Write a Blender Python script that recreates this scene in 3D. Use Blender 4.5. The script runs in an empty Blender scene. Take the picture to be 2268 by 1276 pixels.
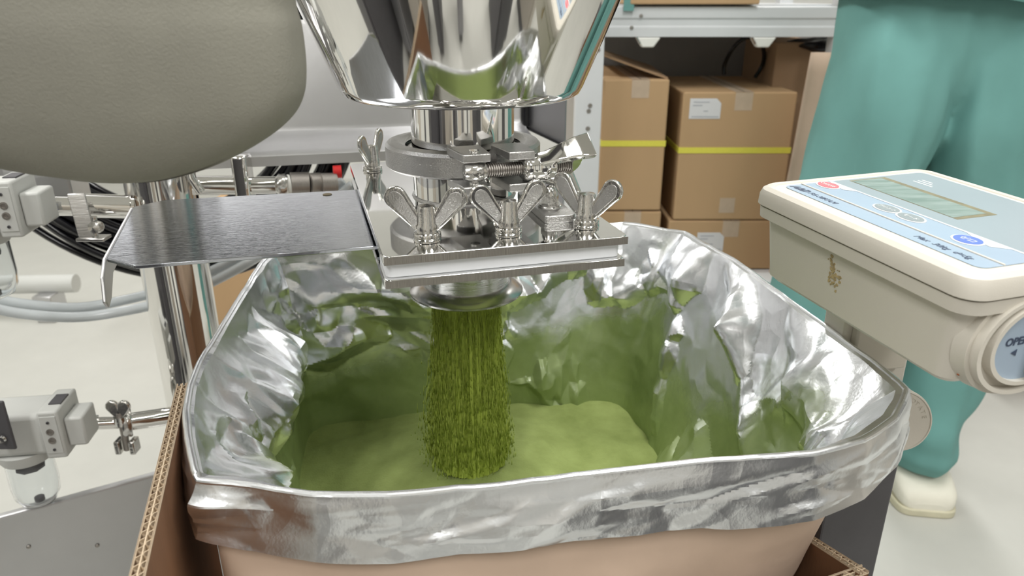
import bpy, bmesh, math, random
import numpy as np
from mathutils import Vector, Matrix, noise
random.seed(7); np.random.seed(7)
PI = math.pi
SC = bpy.context.scene
COL = SC.collection

# ------------------------------------------------------------------ camera, world, lights, exposure
F, CX, CY, PITCH, CH = 1640.0, 1134.0, 638.0, math.radians(21.5), 0.98
cam_d = bpy.data.cameras.new('camera')
cam_d.sensor_width = 36.0; cam_d.lens = F / 2268 * 36.0
cam_d.clip_start = 0.01; cam_d.clip_end = 60
cam = bpy.data.objects.new('camera', cam_d); COL.objects.link(cam)
cam.location = (0, 0, CH); cam.rotation_euler = (PI / 2 - PITCH, 0, 0)
cam_d.dof.use_dof = True; cam_d.dof.focus_distance = 0.58; cam_d.dof.aperture_fstop = 10.5
SC.camera = cam

w = bpy.data.worlds.new('room_air'); SC.world = w; w.use_nodes = True
w.node_tree.nodes['Background'].inputs[0].default_value = (0.95, 0.98, 1.0, 1)
w.node_tree.nodes['Background'].inputs[1].default_value = 0.42
SC.view_settings.view_transform = 'Standard'; SC.view_settings.look = 'None'
SC.view_settings.gamma = 1.0; SC.view_settings.use_curve_mapping = False
SC.view_settings.exposure = 0.34

def ceiling_lamp(x, y, sx, sy, e):
    l = bpy.data.lights.new('ceiling_light', 'AREA'); l.shape = 'RECTANGLE'
    l.size = sx; l.size_y = sy; l.energy = e; l.color = (1.0, 0.985, 0.95)
    o = bpy.data.objects.new('ceiling_light', l); COL.objects.link(o); o.location = (x, y, 2.56)
LAMPS = [(-1.5, 0.3), (0.45, 0.3), (-1.5, 2.3), (1.0, 2.3), (-0.6, -1.4), (1.6, -1.0)]
for lx, ly in LAMPS: ceiling_lamp(lx, ly, 0.3, 1.25, 23)

# ------------------------------------------------------------------ materials
def principled(name):
    m = bpy.data.materials.new(name); m.use_nodes = True
    nt = m.node_tree; return m, nt, nt.nodes['Principled BSDF']
def lk(nt, a, b): nt.links.new(a, b)
def nn(nt, t, **kw):
    n = nt.nodes.new(t)
    for k, v in kw.items():
        if k in n.inputs: n.inputs[k].default_value = v
        else: setattr(n, k, v)
    return n
def coords(nt, scale=(1, 1, 1)):
    tc = nn(nt, 'ShaderNodeTexCoord'); mp = nn(nt, 'ShaderNodeMapping'); mp.inputs['Scale'].default_value = scale
    lk(nt, tc.outputs['Object'], mp.inputs['Vector']); return mp.outputs['Vector']
def mat(name, col, rough=0.5, metal=0.0, var=0.06, vscale=8.0, bump=0.0, bscale=200.0, stretch=(1, 1, 1), alt=None, trans=0.0, ior=1.45, rvar=0.0, spec=0.5):
    m, nt, b = principled(name)
    v = coords(nt, stretch)
    nz = nn(nt, 'ShaderNodeTexNoise', Scale=vscale, Detail=5.0, Roughness=0.6); lk(nt, v, nz.inputs['Vector'])
    cr = nn(nt, 'ShaderNodeValToRGB')
    a = [max(0, c * (1 - var)) for c in col]; z = alt if alt else [min(1, c * (1 + var)) for c in col]
    cr.color_ramp.elements[0].position = 0.3; cr.color_ramp.elements[1].position = 0.7
    cr.color_ramp.elements[0].color = (*a, 1); cr.color_ramp.elements[1].color = (*z, 1)
    lk(nt, nz.outputs['Fac'], cr.inputs['Fac']); lk(nt, cr.outputs['Color'], b.inputs['Base Color'])
    b.inputs['Roughness'].default_value = rough; b.inputs['Metallic'].default_value = metal
    b.inputs['Transmission Weight'].default_value = trans; b.inputs['IOR'].default_value = ior
    b.inputs['Specular IOR Level'].default_value = spec
    if rvar:
        mr = nn(nt, 'ShaderNodeMapRange'); mr.inputs['To Min'].default_value = max(0.01, rough - rvar); mr.inputs['To Max'].default_value = rough + rvar
        lk(nt, nz.outputs['Fac'], mr.inputs['Value']); lk(nt, mr.outputs['Result'], b.inputs['Roughness'])
    if bump:
        n2 = nn(nt, 'ShaderNodeTexNoise', Scale=bscale, Detail=3.0); lk(nt, v, n2.inputs['Vector'])
        bp = nn(nt, 'ShaderNodeBump', Strength=bump, Distance=0.001); lk(nt, n2.outputs['Fac'], bp.inputs['Height'])
        lk(nt, bp.outputs['Normal'], b.inputs['Normal'])
    return m
M = {}
M['polished'] = mat('polished_steel', (0.80, 0.79, 0.77), 0.055, 1.0, 0.02, 3.0, 0.05, 14.0)
M['mirror'] = mat('mirror_steel', (0.80, 0.80, 0.79), 0.05, 1.0, 0.02)
M['brushed'] = mat('brushed_steel', (0.62, 0.61, 0.60), 0.28, 1.0, 0.08, 30.0, 0.25, 60.0, (1, 1, 12), rvar=0.08)
M['ferrule'] = mat('turned_steel', (0.50, 0.49, 0.47), 0.22, 1.0, 0.10, 60.0)
M['blade'] = mat('blade_steel', (0.50, 0.52, 0.57), 0.10, 1.0, 0.10, 40.0, 0.15, 60.0, (1, 14, 1))  # darker blue tint stands in for the reflected hose coil
M['edge'] = mat('cut_steel_edge', (0.40, 0.375, 0.35), 0.45, 1.0, 0.10, 60.0, 0.3, 90.0, (14, 14, 1))
M['cast'] = mat('cast_steel', (0.52, 0.515, 0.51), 0.33, 1.0, 0.10, 60.0, 0.5, 900.0)
M['castshiny'] = mat('tumbled_cast_steel', (0.66, 0.65, 0.63), 0.16, 1.0, 0.10, 60.0, 0.25, 300.0)
M['satin'] = mat('satin_steel_sheet', (0.60, 0.60, 0.61), 0.42, 1.0, 0.05, 6.0, 0.1, 120.0, rvar=0.05)
M['satin_dark'] = mat('satin_steel_shaded', (0.36, 0.36, 0.38), 0.5, 1.0, 0.05, 6.0)  # darker copy of the satin steel, holds the end panel's shade
M['ptfe'] = mat('white_plastic_gasket', (0.86, 0.88, 0.92), 0.45, 0, 0.01)
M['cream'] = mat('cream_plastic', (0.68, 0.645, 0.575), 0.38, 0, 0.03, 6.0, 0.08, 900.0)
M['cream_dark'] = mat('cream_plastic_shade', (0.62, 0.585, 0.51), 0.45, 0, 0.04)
M['panel_blue'] = mat('light_blue_print', (0.37, 0.465, 0.58), 0.3, 0, 0.03, 12.0)
M['panel_grey'] = mat('pale_grey_print', (0.34, 0.40, 0.44), 0.3, 0, 0.03, 12.0)
M['white_print'] = mat('white_print', (0.85, 0.87, 0.87), 0.4, 0, 0.01)
M['ink'] = mat('dark_blue_ink', (0.05, 0.07, 0.12), 0.5, 0, 0.1)
M['pink'] = mat('pink_button_print', (0.80, 0.16, 0.19), 0.4, 0, 0.04)
M['blue'] = mat('blue_button_print', (0.12, 0.20, 0.60), 0.4, 0, 0.04)
M['grey_btn'] = mat('grey_button_print', (0.27, 0.31, 0.33), 0.4, 0, 0.04)
M['lcd'] = mat('lcd_glass', (0.24, 0.31, 0.28), 0.06, 0, 0.15, 20.0, alt=(0.40, 0.46, 0.44), stretch=(1, 6, 1))
M['lcd_frame'] = mat('lcd_recess', (0.22, 0.20, 0.12), 0.5, 0, 0.25, 90.0)
M['seam'] = mat('dark_seam', (0.16, 0.13, 0.08), 0.7, 0, 0.1)
M['stain'] = mat('dried_powder_smear', (0.42, 0.33, 0.17), 0.9, 0, 0.3, 300.0)
M['rust'] = mat('rust_spot', (0.35, 0.10, 0.03), 0.9, 0, 0.3, 300.0)
M['teal'] = mat('teal_cotton', (0.15, 0.345, 0.325), 0.85, 0, 0.07, 5.0, 0.25, 1500.0)
M['shoe'] = mat('off_white_shoe_leather', (0.80, 0.78, 0.68), 0.5, 0, 0.05, 12.0, 0.3, 60.0)
M['sole'] = mat('cream_shoe_sole', (0.62, 0.59, 0.44), 0.6, 0, 0.12, 20.0)
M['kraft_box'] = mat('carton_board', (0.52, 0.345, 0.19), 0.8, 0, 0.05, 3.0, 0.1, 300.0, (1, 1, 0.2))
M['kraft_box2'] = mat('carton_board_dark', (0.36, 0.235, 0.14), 0.85, 0, 0.06, 3.0)  # darker copy of the board, holds the tall carton's shadow tone
M['tape'] = mat('pale_packing_tape', (0.56, 0.44, 0.33), 0.45, 0, 0.06, 40.0)
M['strap'] = mat('yellow_strap', (0.82, 0.76, 0.11), 0.4, 0, 0.03, 100.0)
M['label'] = mat('paper_label', (0.74, 0.74, 0.76), 0.6, 0, 0.03)
M['label_ink'] = mat('faded_label_ink', (0.45, 0.46, 0.50), 0.6, 0, 0.1)
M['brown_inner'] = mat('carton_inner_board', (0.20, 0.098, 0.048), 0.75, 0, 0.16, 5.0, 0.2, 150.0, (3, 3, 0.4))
M['board_edge'] = mat('corrugated_liner_edge', (0.62, 0.50, 0.36), 0.85, 0, 0.1, 200.0)
M['kraft_bag'] = mat('kraft_paper', (0.64, 0.485, 0.375), 0.85, 0, 0.07, 7.0, 0.7, 50.0)
M['white_steel'] = mat('white_painted_steel', (0.68, 0.70, 0.72), 0.35, 0, 0.03)
M['white_plastic'] = mat('white_plastic_hook', (0.86, 0.86, 0.82), 0.45, 0, 0.02)
M['grey_wall'] = mat('grey_backing', (0.30, 0.28, 0.27), 0.8, 0, 0.05)
M['black_rubber'] = mat('black_hose', (0.006, 0.006, 0.008), 0.18, 0, 0.2, 20.0)
M['dark_grey'] = mat('dark_grey_paint', (0.085, 0.083, 0.09), 0.5, 0, 0.08, 30.0)
M['lt_grey'] = mat('light_grey_plastic', (0.60, 0.61, 0.59), 0.45, 0, 0.02)
M['clear_hose'] = mat('milky_hose', (0.80, 0.85, 0.88), 0.15, 0, 0.03, trans=0.35)
M['clear'] = mat('clear_bowl', (0.95, 0.97, 0.98), 0.04, 0, 0.0, trans=0.96, ior=1.25)
M['red'] = mat('red_fitting', (0.75, 0.03, 0.03), 0.4, 0, 0.05)
M['floor'] = mat('pale_floor', (0.55, 0.55, 0.515), 0.5, 0, 0.03, 9.0, 0.08, 30.0)
M['wall'] = mat('white_wall', (0.75, 0.75, 0.72), 0.7, 0, 0.02)
M['ceil'] = mat('white_ceiling', (0.80, 0.80, 0.78), 0.8, 0, 0.02)
M['added_trim'] = mat('grey_added_trim', (0.10, 0.10, 0.105), 0.5, 0, 0.04)
M['added_door'] = mat('beige_added_panel', (0.52, 0.48, 0.42), 0.5, 0, 0.04)
M['cover'] = mat('grey_beige_cloth', (0.235, 0.225, 0.18), 0.8, 0, 0.10, 9.0, 0.4, 500.0, rvar=0.1)
m, nt, b = principled('lamp_glow'); b.inputs['Emission Color'].default_value = (1, 0.99, 0.96, 1); b.inputs['Emission Strength'].default_value = 6; M['glow'] = m

# cover cloth with a faint smudge band
m, nt, b = principled('cover_cloth')
v = coords(nt)
n1 = nn(nt, 'ShaderNodeTexNoise', Scale=9.0, Detail=6.0); lk(nt, v, n1.inputs['Vector'])
n2 = nn(nt, 'ShaderNodeTexNoise', Scale=3.0, Detail=2.0); lk(nt, v, n2.inputs['Vector'])
cr = nn(nt, 'ShaderNodeValToRGB'); cr.color_ramp.elements[0].color = (0.225, 0.218, 0.185, 1); cr.color_ramp.elements[1].color = (0.31, 0.303, 0.255, 1)
cr.color_ramp.elements[0].position = 0.3; cr.color_ramp.elements[1].position = 0.7
lk(nt, n1.outputs['Fac'], cr.inputs['Fac']); lk(nt, cr.outputs['Color'], b.inputs['Base Color']); b.inputs['Roughness'].default_value = 0.75
n3 = nn(nt, 'ShaderNodeTexNoise', Scale=700.0, Detail=2.0); lk(nt, v, n3.inputs['Vector'])
bp = nn(nt, 'ShaderNodeBump', Strength=0.25, Distance=0.001); lk(nt, n3.outputs['Fac'], bp.inputs['Height']); lk(nt, bp.outputs['Normal'], b.inputs['Normal'])
M['cover'] = m

# foil dusted with green powder (attribute 'dust' = where the powder lies)
def foil_mat():
    m, nt, b = principled('aluminium_foil')
    nt.nodes.remove(b)
    out = nt.nodes['Material Output']
    v = coords(nt)
    met = nn(nt, 'ShaderNodeBsdfPrincipled'); met.inputs['Metallic'].default_value = 1.0
    met.inputs['Base Color'].default_value = (0.82, 0.84, 0.87, 1); met.inputs['Roughness'].default_value = 0.27
    vo = nn(nt, 'ShaderNodeTexVoronoi', Scale=34.0, feature='F1'); 
    wn = nn(nt, 'ShaderNodeTexNoise', Scale=12.0, Detail=3.0); lk(nt, v, wn.inputs['Vector'])
    mixv = nn(nt, 'ShaderNodeVectorMath', operation='MULTIPLY_ADD'); lk(nt, wn.outputs['Color'], mixv.inputs[0]); mixv.inputs[1].default_value = (0.05, 0.05, 0.05); lk(nt, v, mixv.inputs[2])
    lk(nt, mixv.outputs[0], vo.inputs['Vector'])
    fine = nn(nt, 'ShaderNodeTexNoise', Scale=420.0, Detail=2.0); lk(nt, v, fine.inputs['Vector'])
    b1 = nn(nt, 'ShaderNodeBump', Strength=0.14, Distance=0.006); lk(nt, vo.outputs['Distance'], b1.inputs['Height'])
    b2 = nn(nt, 'ShaderNodeBump', Strength=0.11, Distance=0.0009); lk(nt, fine.outputs['Fac'], b2.inputs['Height']); lk(nt, b1.outputs['Normal'], b2.inputs['Normal'])
    lk(nt, b2.outputs['Normal'], met.inputs['Normal'])
    dus = nn(nt, 'ShaderNodeBsdfPrincipled'); dus.inputs['Roughness'].default_value = 0.5; dus.inputs['Metallic'].default_value = 0.3
    c1 = nn(nt, 'ShaderNodeTexNoise', Scale=10.0, Detail=6.0, Roughness=0.65); lk(nt, v, c1.inputs['Vector'])
    cr = nn(nt, 'ShaderNodeValToRGB'); cr.color_ramp.elements[0].position = 0.32; cr.color_ramp.elements[1].position = 0.7
    cr.color_ramp.elements[0].color = (0.21, 0.285, 0.09, 1); cr.color_ramp.elements[1].color = (0.33, 0.41, 0.16, 1)
    lk(nt, c1.outputs['Fac'], cr.inputs['Fac']); lk(nt, cr.outputs['Color'], dus.inputs['Base Color'])
    b3 = nn(nt, 'ShaderNodeBump', Strength=0.12, Distance=0.006); lk(nt, vo.outputs['Distance'], b3.inputs['Height']); lk(nt, b3.outputs['Normal'], dus.inputs['Normal'])
    at_ = nn(nt, 'ShaderNodeAttribute', attribute_name='dust')
    c2 = nn(nt, 'ShaderNodeTexNoise', Scale=16.0, Detail=7.0, Roughness=0.6, Distortion=0.6); lk(nt, v, c2.inputs['Vector'])
    ad = nn(nt, 'ShaderNodeMath', operation='MULTIPLY_ADD'); lk(nt, c2.outputs['Fac'], ad.inputs[0]); ad.inputs[1].default_value = 0.9
    lk(nt, at_.outputs['Fac'], ad.inputs[2])
    mr = nn(nt, 'ShaderNodeMapRange'); mr.inputs['From Min'].default_value = 0.72; mr.inputs['From Max'].default_value = 1.12; mr.inputs['To Max'].default_value = 0.93
    lk(nt, ad.outputs[0], mr.inputs['Value'])
    mx = nn(nt, 'ShaderNodeMixShader'); lk(nt, mr.outputs['Result'], mx.inputs['Fac']); lk(nt, met.outputs[0], mx.inputs[1]); lk(nt, dus.outputs[0], mx.inputs[2])
    lk(nt, mx.outputs[0], out.inputs['Surface']); return m
M['foil'] = foil_mat()
M['powder'] = mat('green_powder', (0.24, 0.30, 0.085), 0.9, 0, 0.1, 26.0, 0.8, 500.0, alt=(0.32, 0.385, 0.13))
M['stream'] = mat('falling_green_powder', (0.27, 0.345, 0.03), 0.9, 0, 0.1, 40.0, 0.3, 150.0, (6, 6, 0.35), alt=(0.50, 0.59, 0.12))
M['grain'] = mat('green_powder_grain', (0.24, 0.34, 0.015), 0.9, 0, 0.3, 300.0)

# ------------------------------------------------------------------ mesh helpers
def at(px, py, Y):
    "point seen at photo pixel (px, py) on the vertical plane y = Y"
    x = (px - CX) / F; y = -(py - CY) / F; c, s = math.cos(PITCH), math.sin(PITCH)
    t = Y / (c + s * y); return Vector((x * t, Y, CH + (-s + c * y) * t))
def atz(px, py, z):
    x = (px - CX) / F; y = -(py - CY) / F; c, s = math.cos(PITCH), math.sin(PITCH)
    t = (z - CH) / (-s + c * y); return Vector((x * t, (c + s * y) * t, z))
def frame(o, ang=0.0):
    return Matrix.Translation(Vector(o)) @ Matrix.Rotation(ang, 4, 'Z')
def axisframe(p, d, up=(0, 0, 1)):
    "matrix whose local z runs along d"
    d = Vector(d).normalized(); up = Vector(up)
    if abs(d.dot(up)) > 0.98: up = Vector((1, 0, 0))
    x = up.cross(d).normalized(); y = d.cross(x)
    m = Matrix((x, y, d)).transposed().to_4x4(); m.translation = Vector(p); return m
WMAT = {}
class MB:
    def __init__(s, X=None): s.v = []; s.f = []; s.X = X or Matrix.Identity(4)
    def add(s, vs, fs, X=None):
        T = s.X @ X if X is not None else s.X
        n = len(s.v); s.v += [T @ Vector(p) for p in vs]; s.f += [tuple(i + n for i in f) for f in fs]; return s
    def box(s, a, b, X=None):
        (x0, y0, z0), (x1, y1, z1) = a, b
        return s.add([(x0,y0,z0),(x1,y0,z0),(x1,y1,z0),(x0,y1,z0),(x0,y0,z1),(x1,y0,z1),(x1,y1,z1),(x0,y1,z1)],
                     [(0,3,2,1),(4,5,6,7),(0,1,5,4),(1,2,6,5),(2,3,7,6),(3,0,4,7)], X)
    def prism(s, poly, z0, z1, X=None):
        n = len(poly)
        return s.add([(p[0], p[1], z0) for p in poly] + [(p[0], p[1], z1) for p in poly],
                     [tuple(range(n - 1, -1, -1)), tuple(range(n, 2 * n))] + [(i, (i + 1) % n, (i + 1) % n + n, i + n) for i in range(n)], X)
    def lathe(s, prof, X=None, n=48, a0=0.0, a1=2 * PI, cap=True):
        full = abs(a1 - a0 - 2 * PI) < 1e-6; m = n if full else n + 1
        vs = []
        for r, z in prof:
            for i in range(m):
                a = a0 + (a1 - a0) * i / n; vs.append((r * math.cos(a), r * math.sin(a), z))
        fs = []
        for k in range(len(prof) - 1):
            for i in range(n):
                j = (i + 1) % m; fs.append((k * m + i, k * m + j, (k + 1) * m + j, (k + 1) * m + i))
        if cap and full:
            if prof[0][0] > 1e-5: fs.append(tuple(range(m - 1, -1, -1)))
            if prof[-1][0] > 1e-5: fs.append(tuple((len(prof) - 1) * m + i for i in range(m)))
        if not full:
            fs.append(tuple(k * m for k in range(len(prof)))); fs.append(tuple(k * m + n for k in range(len(prof) - 1, -1, -1)))
        return s.add(vs, fs, X)
    def cyl(s, p0, p1, r, r1=None, n=24):
        p0, p1 = Vector(p0), Vector(p1); r1 = r if r1 is None else r1
        return s.lathe([(r, 0), (r1, (p1 - p0).length)], axisframe(p0, p1 - p0), n)
    def tube(s, pts, r, n=10, closed=False, ell=None):
        P = [Vector(p) for p in pts]; N = len(P); up = None; vs = []
        for i in range(N):
            t = (P[(i + 1) % N] - P[i - 1]) if closed else (P[min(i + 1, N - 1)] - P[max(i - 1, 0)])
            t.normalize()
            if up is None: up = t.orthogonal().normalized()
            up = (up - t * up.dot(t)).normalized(); bn = t.cross(up)
            rr = r[i] if isinstance(r, (list, tuple)) else r
            for k in range(n):
                a = 2 * PI * k / n; vs.append(P[i] + up * (rr * math.cos(a)) + bn * (rr * math.sin(a)))
        fs = []
        for i in range(N if closed else N - 1):
            for k in range(n):
                j = (i + 1) % N; fs.append((i * n + k, i * n + (k + 1) % n, j * n + (k + 1) % n, j * n + k))
        if not closed: fs += [tuple(range(n - 1, -1, -1)), tuple((N - 1) * n + k for k in range(n))]
        return s.add(vs, fs)
    def grid(s, rows, closed=False):
        n = len(rows[0]); vs = [p for r in rows for p in r]; fs = []
        for i in range(len(rows) - 1):
            for k in range(n if closed else n - 1):
                j = (k + 1) % n; fs.append((i * n + k, i * n + j, (i + 1) * n + j, (i + 1) * n + k))
        return s.add(vs, fs)
    def build(s, name, material, parent=None, smooth=40, bevel=0.0, seg=2, recalc=True, origin=None, **props):
        me = bpy.data.meshes.new(name)
        if parent is not None: org = WMAT[parent.name].copy(); inv = org.inverted()
        else:
            o0 = Vector(origin) if origin is not None else Vector((sum(p.x for p in s.v) / len(s.v), sum(p.y for p in s.v) / len(s.v), min(p.z for p in s.v)))
            org = Matrix.Translation(o0); inv = org.inverted()
        me.from_pydata([inv @ p for p in s.v], [], s.f)
        if recalc:
            bm = bmesh.new(); bm.from_mesh(me); bmesh.ops.recalc_face_normals(bm, faces=bm.faces); bm.to_mesh(me); bm.free()
        if smooth:
            me.polygons.foreach_set('use_smooth', [True] * len(me.polygons))
            if smooth < 180: me.set_sharp_from_angle(angle=math.radians(smooth))
        me.materials.append(M[material] if isinstance(material, str) else material)
        o = bpy.data.objects.new(name, me); COL.objects.link(o)
        if parent is not None: o.parent = parent; o.matrix_local = Matrix.Identity(4)
        else: o.matrix_world = org
        if bevel:
            b = o.modifiers.new('bevel', 'BEVEL'); b.width = bevel; b.segments = seg; b.limit_method = 'ANGLE'; b.angle_limit = math.radians(38)
        for k, v in props.items(): o[k] = v
        WMAT[o.name] = org.copy()
        return o
def thing(name, loc, label, cat, group=None, rz=0.0):
    o = bpy.data.objects.new(name, None); COL.objects.link(o); o.empty_display_size = 0.05
    o.location = loc; o.rotation_euler = (0, 0, rz)
    WMAT[o.name] = frame(loc, rz)
    o['label'] = label; o['category'] = cat
    if group: o['group'] = group
    return o
def tag(o, label, cat, group=None, **kw):
    o['label'] = label; o['category'] = cat
    if group: o['group'] = group
    for k, v in kw.items(): o[k] = v
    return o
def rrect(x0, y0, x1, y1, r, n=6):
    pts = []
    for cx, cy, a in ((x1 - r, y1 - r, 0), (x0 + r, y1 - r, PI / 2), (x0 + r, y0 + r, PI), (x1 - r, y0 + r, 1.5 * PI)):
        for i in range(n + 1):
            t = a + PI / 2 * i / n; pts.append((cx + r * math.cos(t), cy + r * math.sin(t)))
    return pts
def catmull(pts, n, closed=False):
    P = [np.array(p, float) for p in pts]; N = len(P); out = []
    segs = N if closed else N - 1
    for i in range(segs):
        p0 = P[(i - 1) % N] if closed or i > 0 else P[0]; p1 = P[i]; p2 = P[(i + 1) % N]
        p3 = P[(i + 2) % N] if closed or i + 2 < N else P[-1]
        for k in range(n):
            t = k / n; out.append(0.5 * ((2 * p1) + (-p0 + p2) * t + (2 * p0 - 5 * p1 + 4 * p2 - p3) * t * t + (-p0 + 3 * p1 - 3 * p2 + p3) * t ** 3))
    if not closed: out.append(P[-1])
    return out
def text_mesh(name, s, size, X, material, parent, depth=0.0002, shear=0.0, bold=0.0):
    cu = bpy.data.curves.new('lettering', 'FONT'); cu.body = s; cu.size = size; cu.extrude = depth; cu.shear = shear; cu.offset = bold; cu.resolution_u = 3
    ob = bpy.data.objects.new('lettering', cu); COL.objects.link(ob)
    dg = bpy.context.evaluated_depsgraph_get(); me = bpy.data.meshes.new_from_object(ob.evaluated_get(dg))
    vs = [v.co.copy() for v in me.vertices]; fs = [tuple(p.vertices) for p in me.polygons]
    bpy.data.objects.remove(ob); bpy.data.curves.remove(cu); bpy.data.meshes.remove(me)
    mb = MB(X); mb.add(vs, fs); return mb.build(name, material, parent, smooth=0, recalc=False)
def struct(o): o['kind'] = 'structure'; return o

# ------------------------------------------------------------------ the room
X0, X1, Y0, Y1, ZC = -3.2, 3.0, -2.6, 4.2, 2.6
struct(MB().box((X0, Y0, -0.05), (X1, Y1, 0)).build('floor', 'floor', smooth=0))
struct(MB().box((X0, Y0, ZC), (X1, Y1, ZC + 0.05)).build('ceiling', 'ceil', smooth=0))
struct(MB().box((X0 - 0.05, Y0, 0), (X0, Y1, ZC)).build('wall_left', 'wall', smooth=0))
struct(MB().box((X1, Y0, 0), (X1 + 0.05, Y1, ZC)).build('wall_right', 'wall', smooth=0))
struct(MB().box((X0, Y1, 0), (X1, Y1 + 0.05, ZC)).build('wall_back', 'wall', smooth=0))
struct(MB().box((X0, Y0 - 0.05, 0), (X1, Y0, ZC)).build('wall_front', 'wall', smooth=0))
for i, (a, b_) in enumerate([(-2.4, 0.22), (-1.55, 0.5), (-0.62, 0.16), (0.05, 0.3), (0.72, 0.10), (1.15, 0.45), (2.2, 0.25)]):  # unseen pilasters added as dark and light stripes for the steel to reflect
    struct(MB().box((a, Y0, 0), (a + b_, Y0 + 0.12, ZC)).build('added_trim_%d' % (i + 1), 'added_trim' if i % 2 == 0 else 'added_door', smooth=0, bevel=0.004))
for i, (a, b_) in enumerate([(-1.9, 0.35), (-1.0, 0.5), (0.3, 0.2), (1.2, 0.5)]):  # more added strips on the side walls, for reflections only
    struct(MB().box((X1 - 0.1, a, 0), (X1, a + b_, ZC)).build('added_trim_%d' % (i + 8), 'added_trim', smooth=0, bevel=0.004))
    struct(MB().box((X0, a, 0), (X0 + 0.1, a + b_, ZC)).build('added_trim_%d' % (i + 12), 'added_door' if i % 2 else 'added_trim', smooth=0, bevel=0.004))
dr = struct(MB().box((-0.35, Y0, 0), (-0.02, Y0 + 0.05, 2.0)).build('added_door_1', 'added_door', smooth=0))  # unseen door added to vary what the steel reflects
for lx, ly in LAMPS:
    lt = thing('ceiling_light', (lx, ly, 2.57), 'long white ceiling light out of frame, ' + ('left' if lx < -.2 else 'right') + (' over the machine' if 0 < ly < 1 else ' far behind the rack side' if ly > 1 else ' behind the camera'), 'light', 'ceiling lights')
    MB().box((lx - 0.17, ly - 0.65, 2.57), (lx + 0.17, ly + 0.65, 2.6)).build('housing', 'white_steel', lt, bevel=0.004)

for i, (cx, cy, w_, d_, h_, mt, wd) in enumerate([(-0.95, 0.30, .34, .5, .88, 'dark_grey', 'wide dark grey'), (-0.66, -0.02, .12, .3, .86, 'satin_dark', 'narrow steel'), (-0.46, -0.10, .14, .25, .84, 'added_door', 'beige'), (-0.24, -0.16, .07, .2, .86, 'dark_grey', 'slim dark grey'), (0.02, -0.22, .06, .2, .84, 'satin_dark', 'slim steel'), (0.50, -0.04, .17, .3, .86, 'dark_grey', 'dark grey'), (0.86, 0.12, .10, .3, .84, 'added_door', 'slim beige'), (2.0, 0.3, .3, .5, 1.7, 'added_door', 'tall pale brown')]):  # invented cabinets, placed only to stripe the hopper's reflection
    t_ = thing('added_cabinet', (cx, cy, 0), wd + ' cabinet added out of frame to mirror a stripe in the steel hopper', 'cabinet')
    MB().box((cx - w_ / 2, cy - d_, .06), (cx + w_ / 2, cy, h_)).build('carcass', mt, t_, bevel=.006)
    MB().box((cx - w_ / 2 + .01, cy, .08), (cx + w_ / 2 - .01, cy + .018, h_ - .02)).build('added_door', mt, t_, bevel=.003)
    MB().box((cx - w_ / 2 + .01, cy - d_ + .01, 0), (cx + w_ / 2 - .01, cy - .02, .06)).build('plinth', 'added_trim', t_, bevel=.002)

# ------------------------------------------------------------------ hopper over the valve
AX, AY = -0.0427, 0.646
ax = Matrix.Translation((AX, AY, 0))
hop = thing('steel_hopper', (AX, AY, 0.862), 'polished conical stainless steel hopper above the clamp', 'hopper')
prof = [(0.043, 0.9015), (0.088, 0.9015), (0.0945, 0.9025), (0.0995, 0.9055), (0.1025, 0.911), (0.1325, 0.983), (0.176, 1.087), (0.205, 1.155), (0.205, 1.40), (0.20, 1.40), (0.20, 1.156), (0.098, 0.912), (0.043, 0.905)]
MB(ax).lathe(prof, n=128).build('cone_body', 'polished', hop, smooth=50)
MB(ax).lathe([(0.0445, 0.853), (0.0445, 0.9035)], n=96, cap=False).build('neck', 'polished', hop, smooth=60)
MB(ax).lathe([(0.0445, 0.854), (0.052, 0.854), (0.053, 0.8555), (0.053, 0.857), (0.0455, 0.8605), (0.0445, 0.8605)], n=96, cap=False).build('ferrule', 'brushed', hop, smooth=40)
MB(ax).lathe([(0.205, 1.395), (0.215, 1.395), (0.215, 1.405), (0.198, 1.405), (0.198, 1.395)], n=96, cap=False).build('rim_flange', 'brushed', hop, smooth=30)
MB(ax).box((-0.02, 0.19, 1.30), (0.02, 0.32, 1.34)).build('support_bracket', 'brushed', hop, bevel=0.003)

# ------------------------------------------------------------------ slide gate valve
YAW = math.radians(15.5)
G = frame((AX, AY, 0), YAW)
PT, PB = 0.8165, 0.7935
val = thing('slide_gate_valve', (AX, AY, 0.7245), 'mirror polished slide gate valve with white gasket between two plates', 'valve', rz=YAW)
MB(G).prism(rrect(-0.0895, -0.157, 0.0895, 0.155, 0.006), PT - 0.0062, PT).build('top_plate', 'mirror', val, smooth=30, bevel=0.0006)
MB(G).prism(rrect(-0.0895, -0.1575, 0.0875, 0.155, 0.006), PB, PB + 0.0062).build('bottom_plate', 'mirror', val, smooth=30, bevel=0.0006)
MB(G).box((-0.089, -0.1574, PT - 0.0059), (0.089, -0.1571, PT - 0.0003)).build('plate_edge', 'edge', val, smooth=0)
MB(G).box((-0.089, -0.1579, PB + 0.0003), (0.087, -0.1576, PB + 0.0059)).build('plate_edge', 'edge', val, smooth=0)
gm = MB(G).prism(rrect(-0.0875, -0.153, 0.085, -0.105, 0.005), PB + 0.0063, PT - 0.0063)
gm.prism(rrect(-0.0845, -0.1515, 0.0835, 0.105, 0.004), PB + 0.0063, PB + 0.0090)
gm.box((0.068, -0.106, PB + 0.0063), (0.085, 0.150, PT - 0.0063)); gm.box((-0.0845, 0.106, PB + 0.0063), (0.07, 0.150, PT - 0.0063))
gm.build('gasket', 'ptfe', val, smooth=30, bevel=0.0008)
MB(ax).lathe([(0.0445, PT), (0.0445, 0.852)], n=96, cap=False).build('inlet_tube', 'polished', val, smooth=60)
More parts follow.
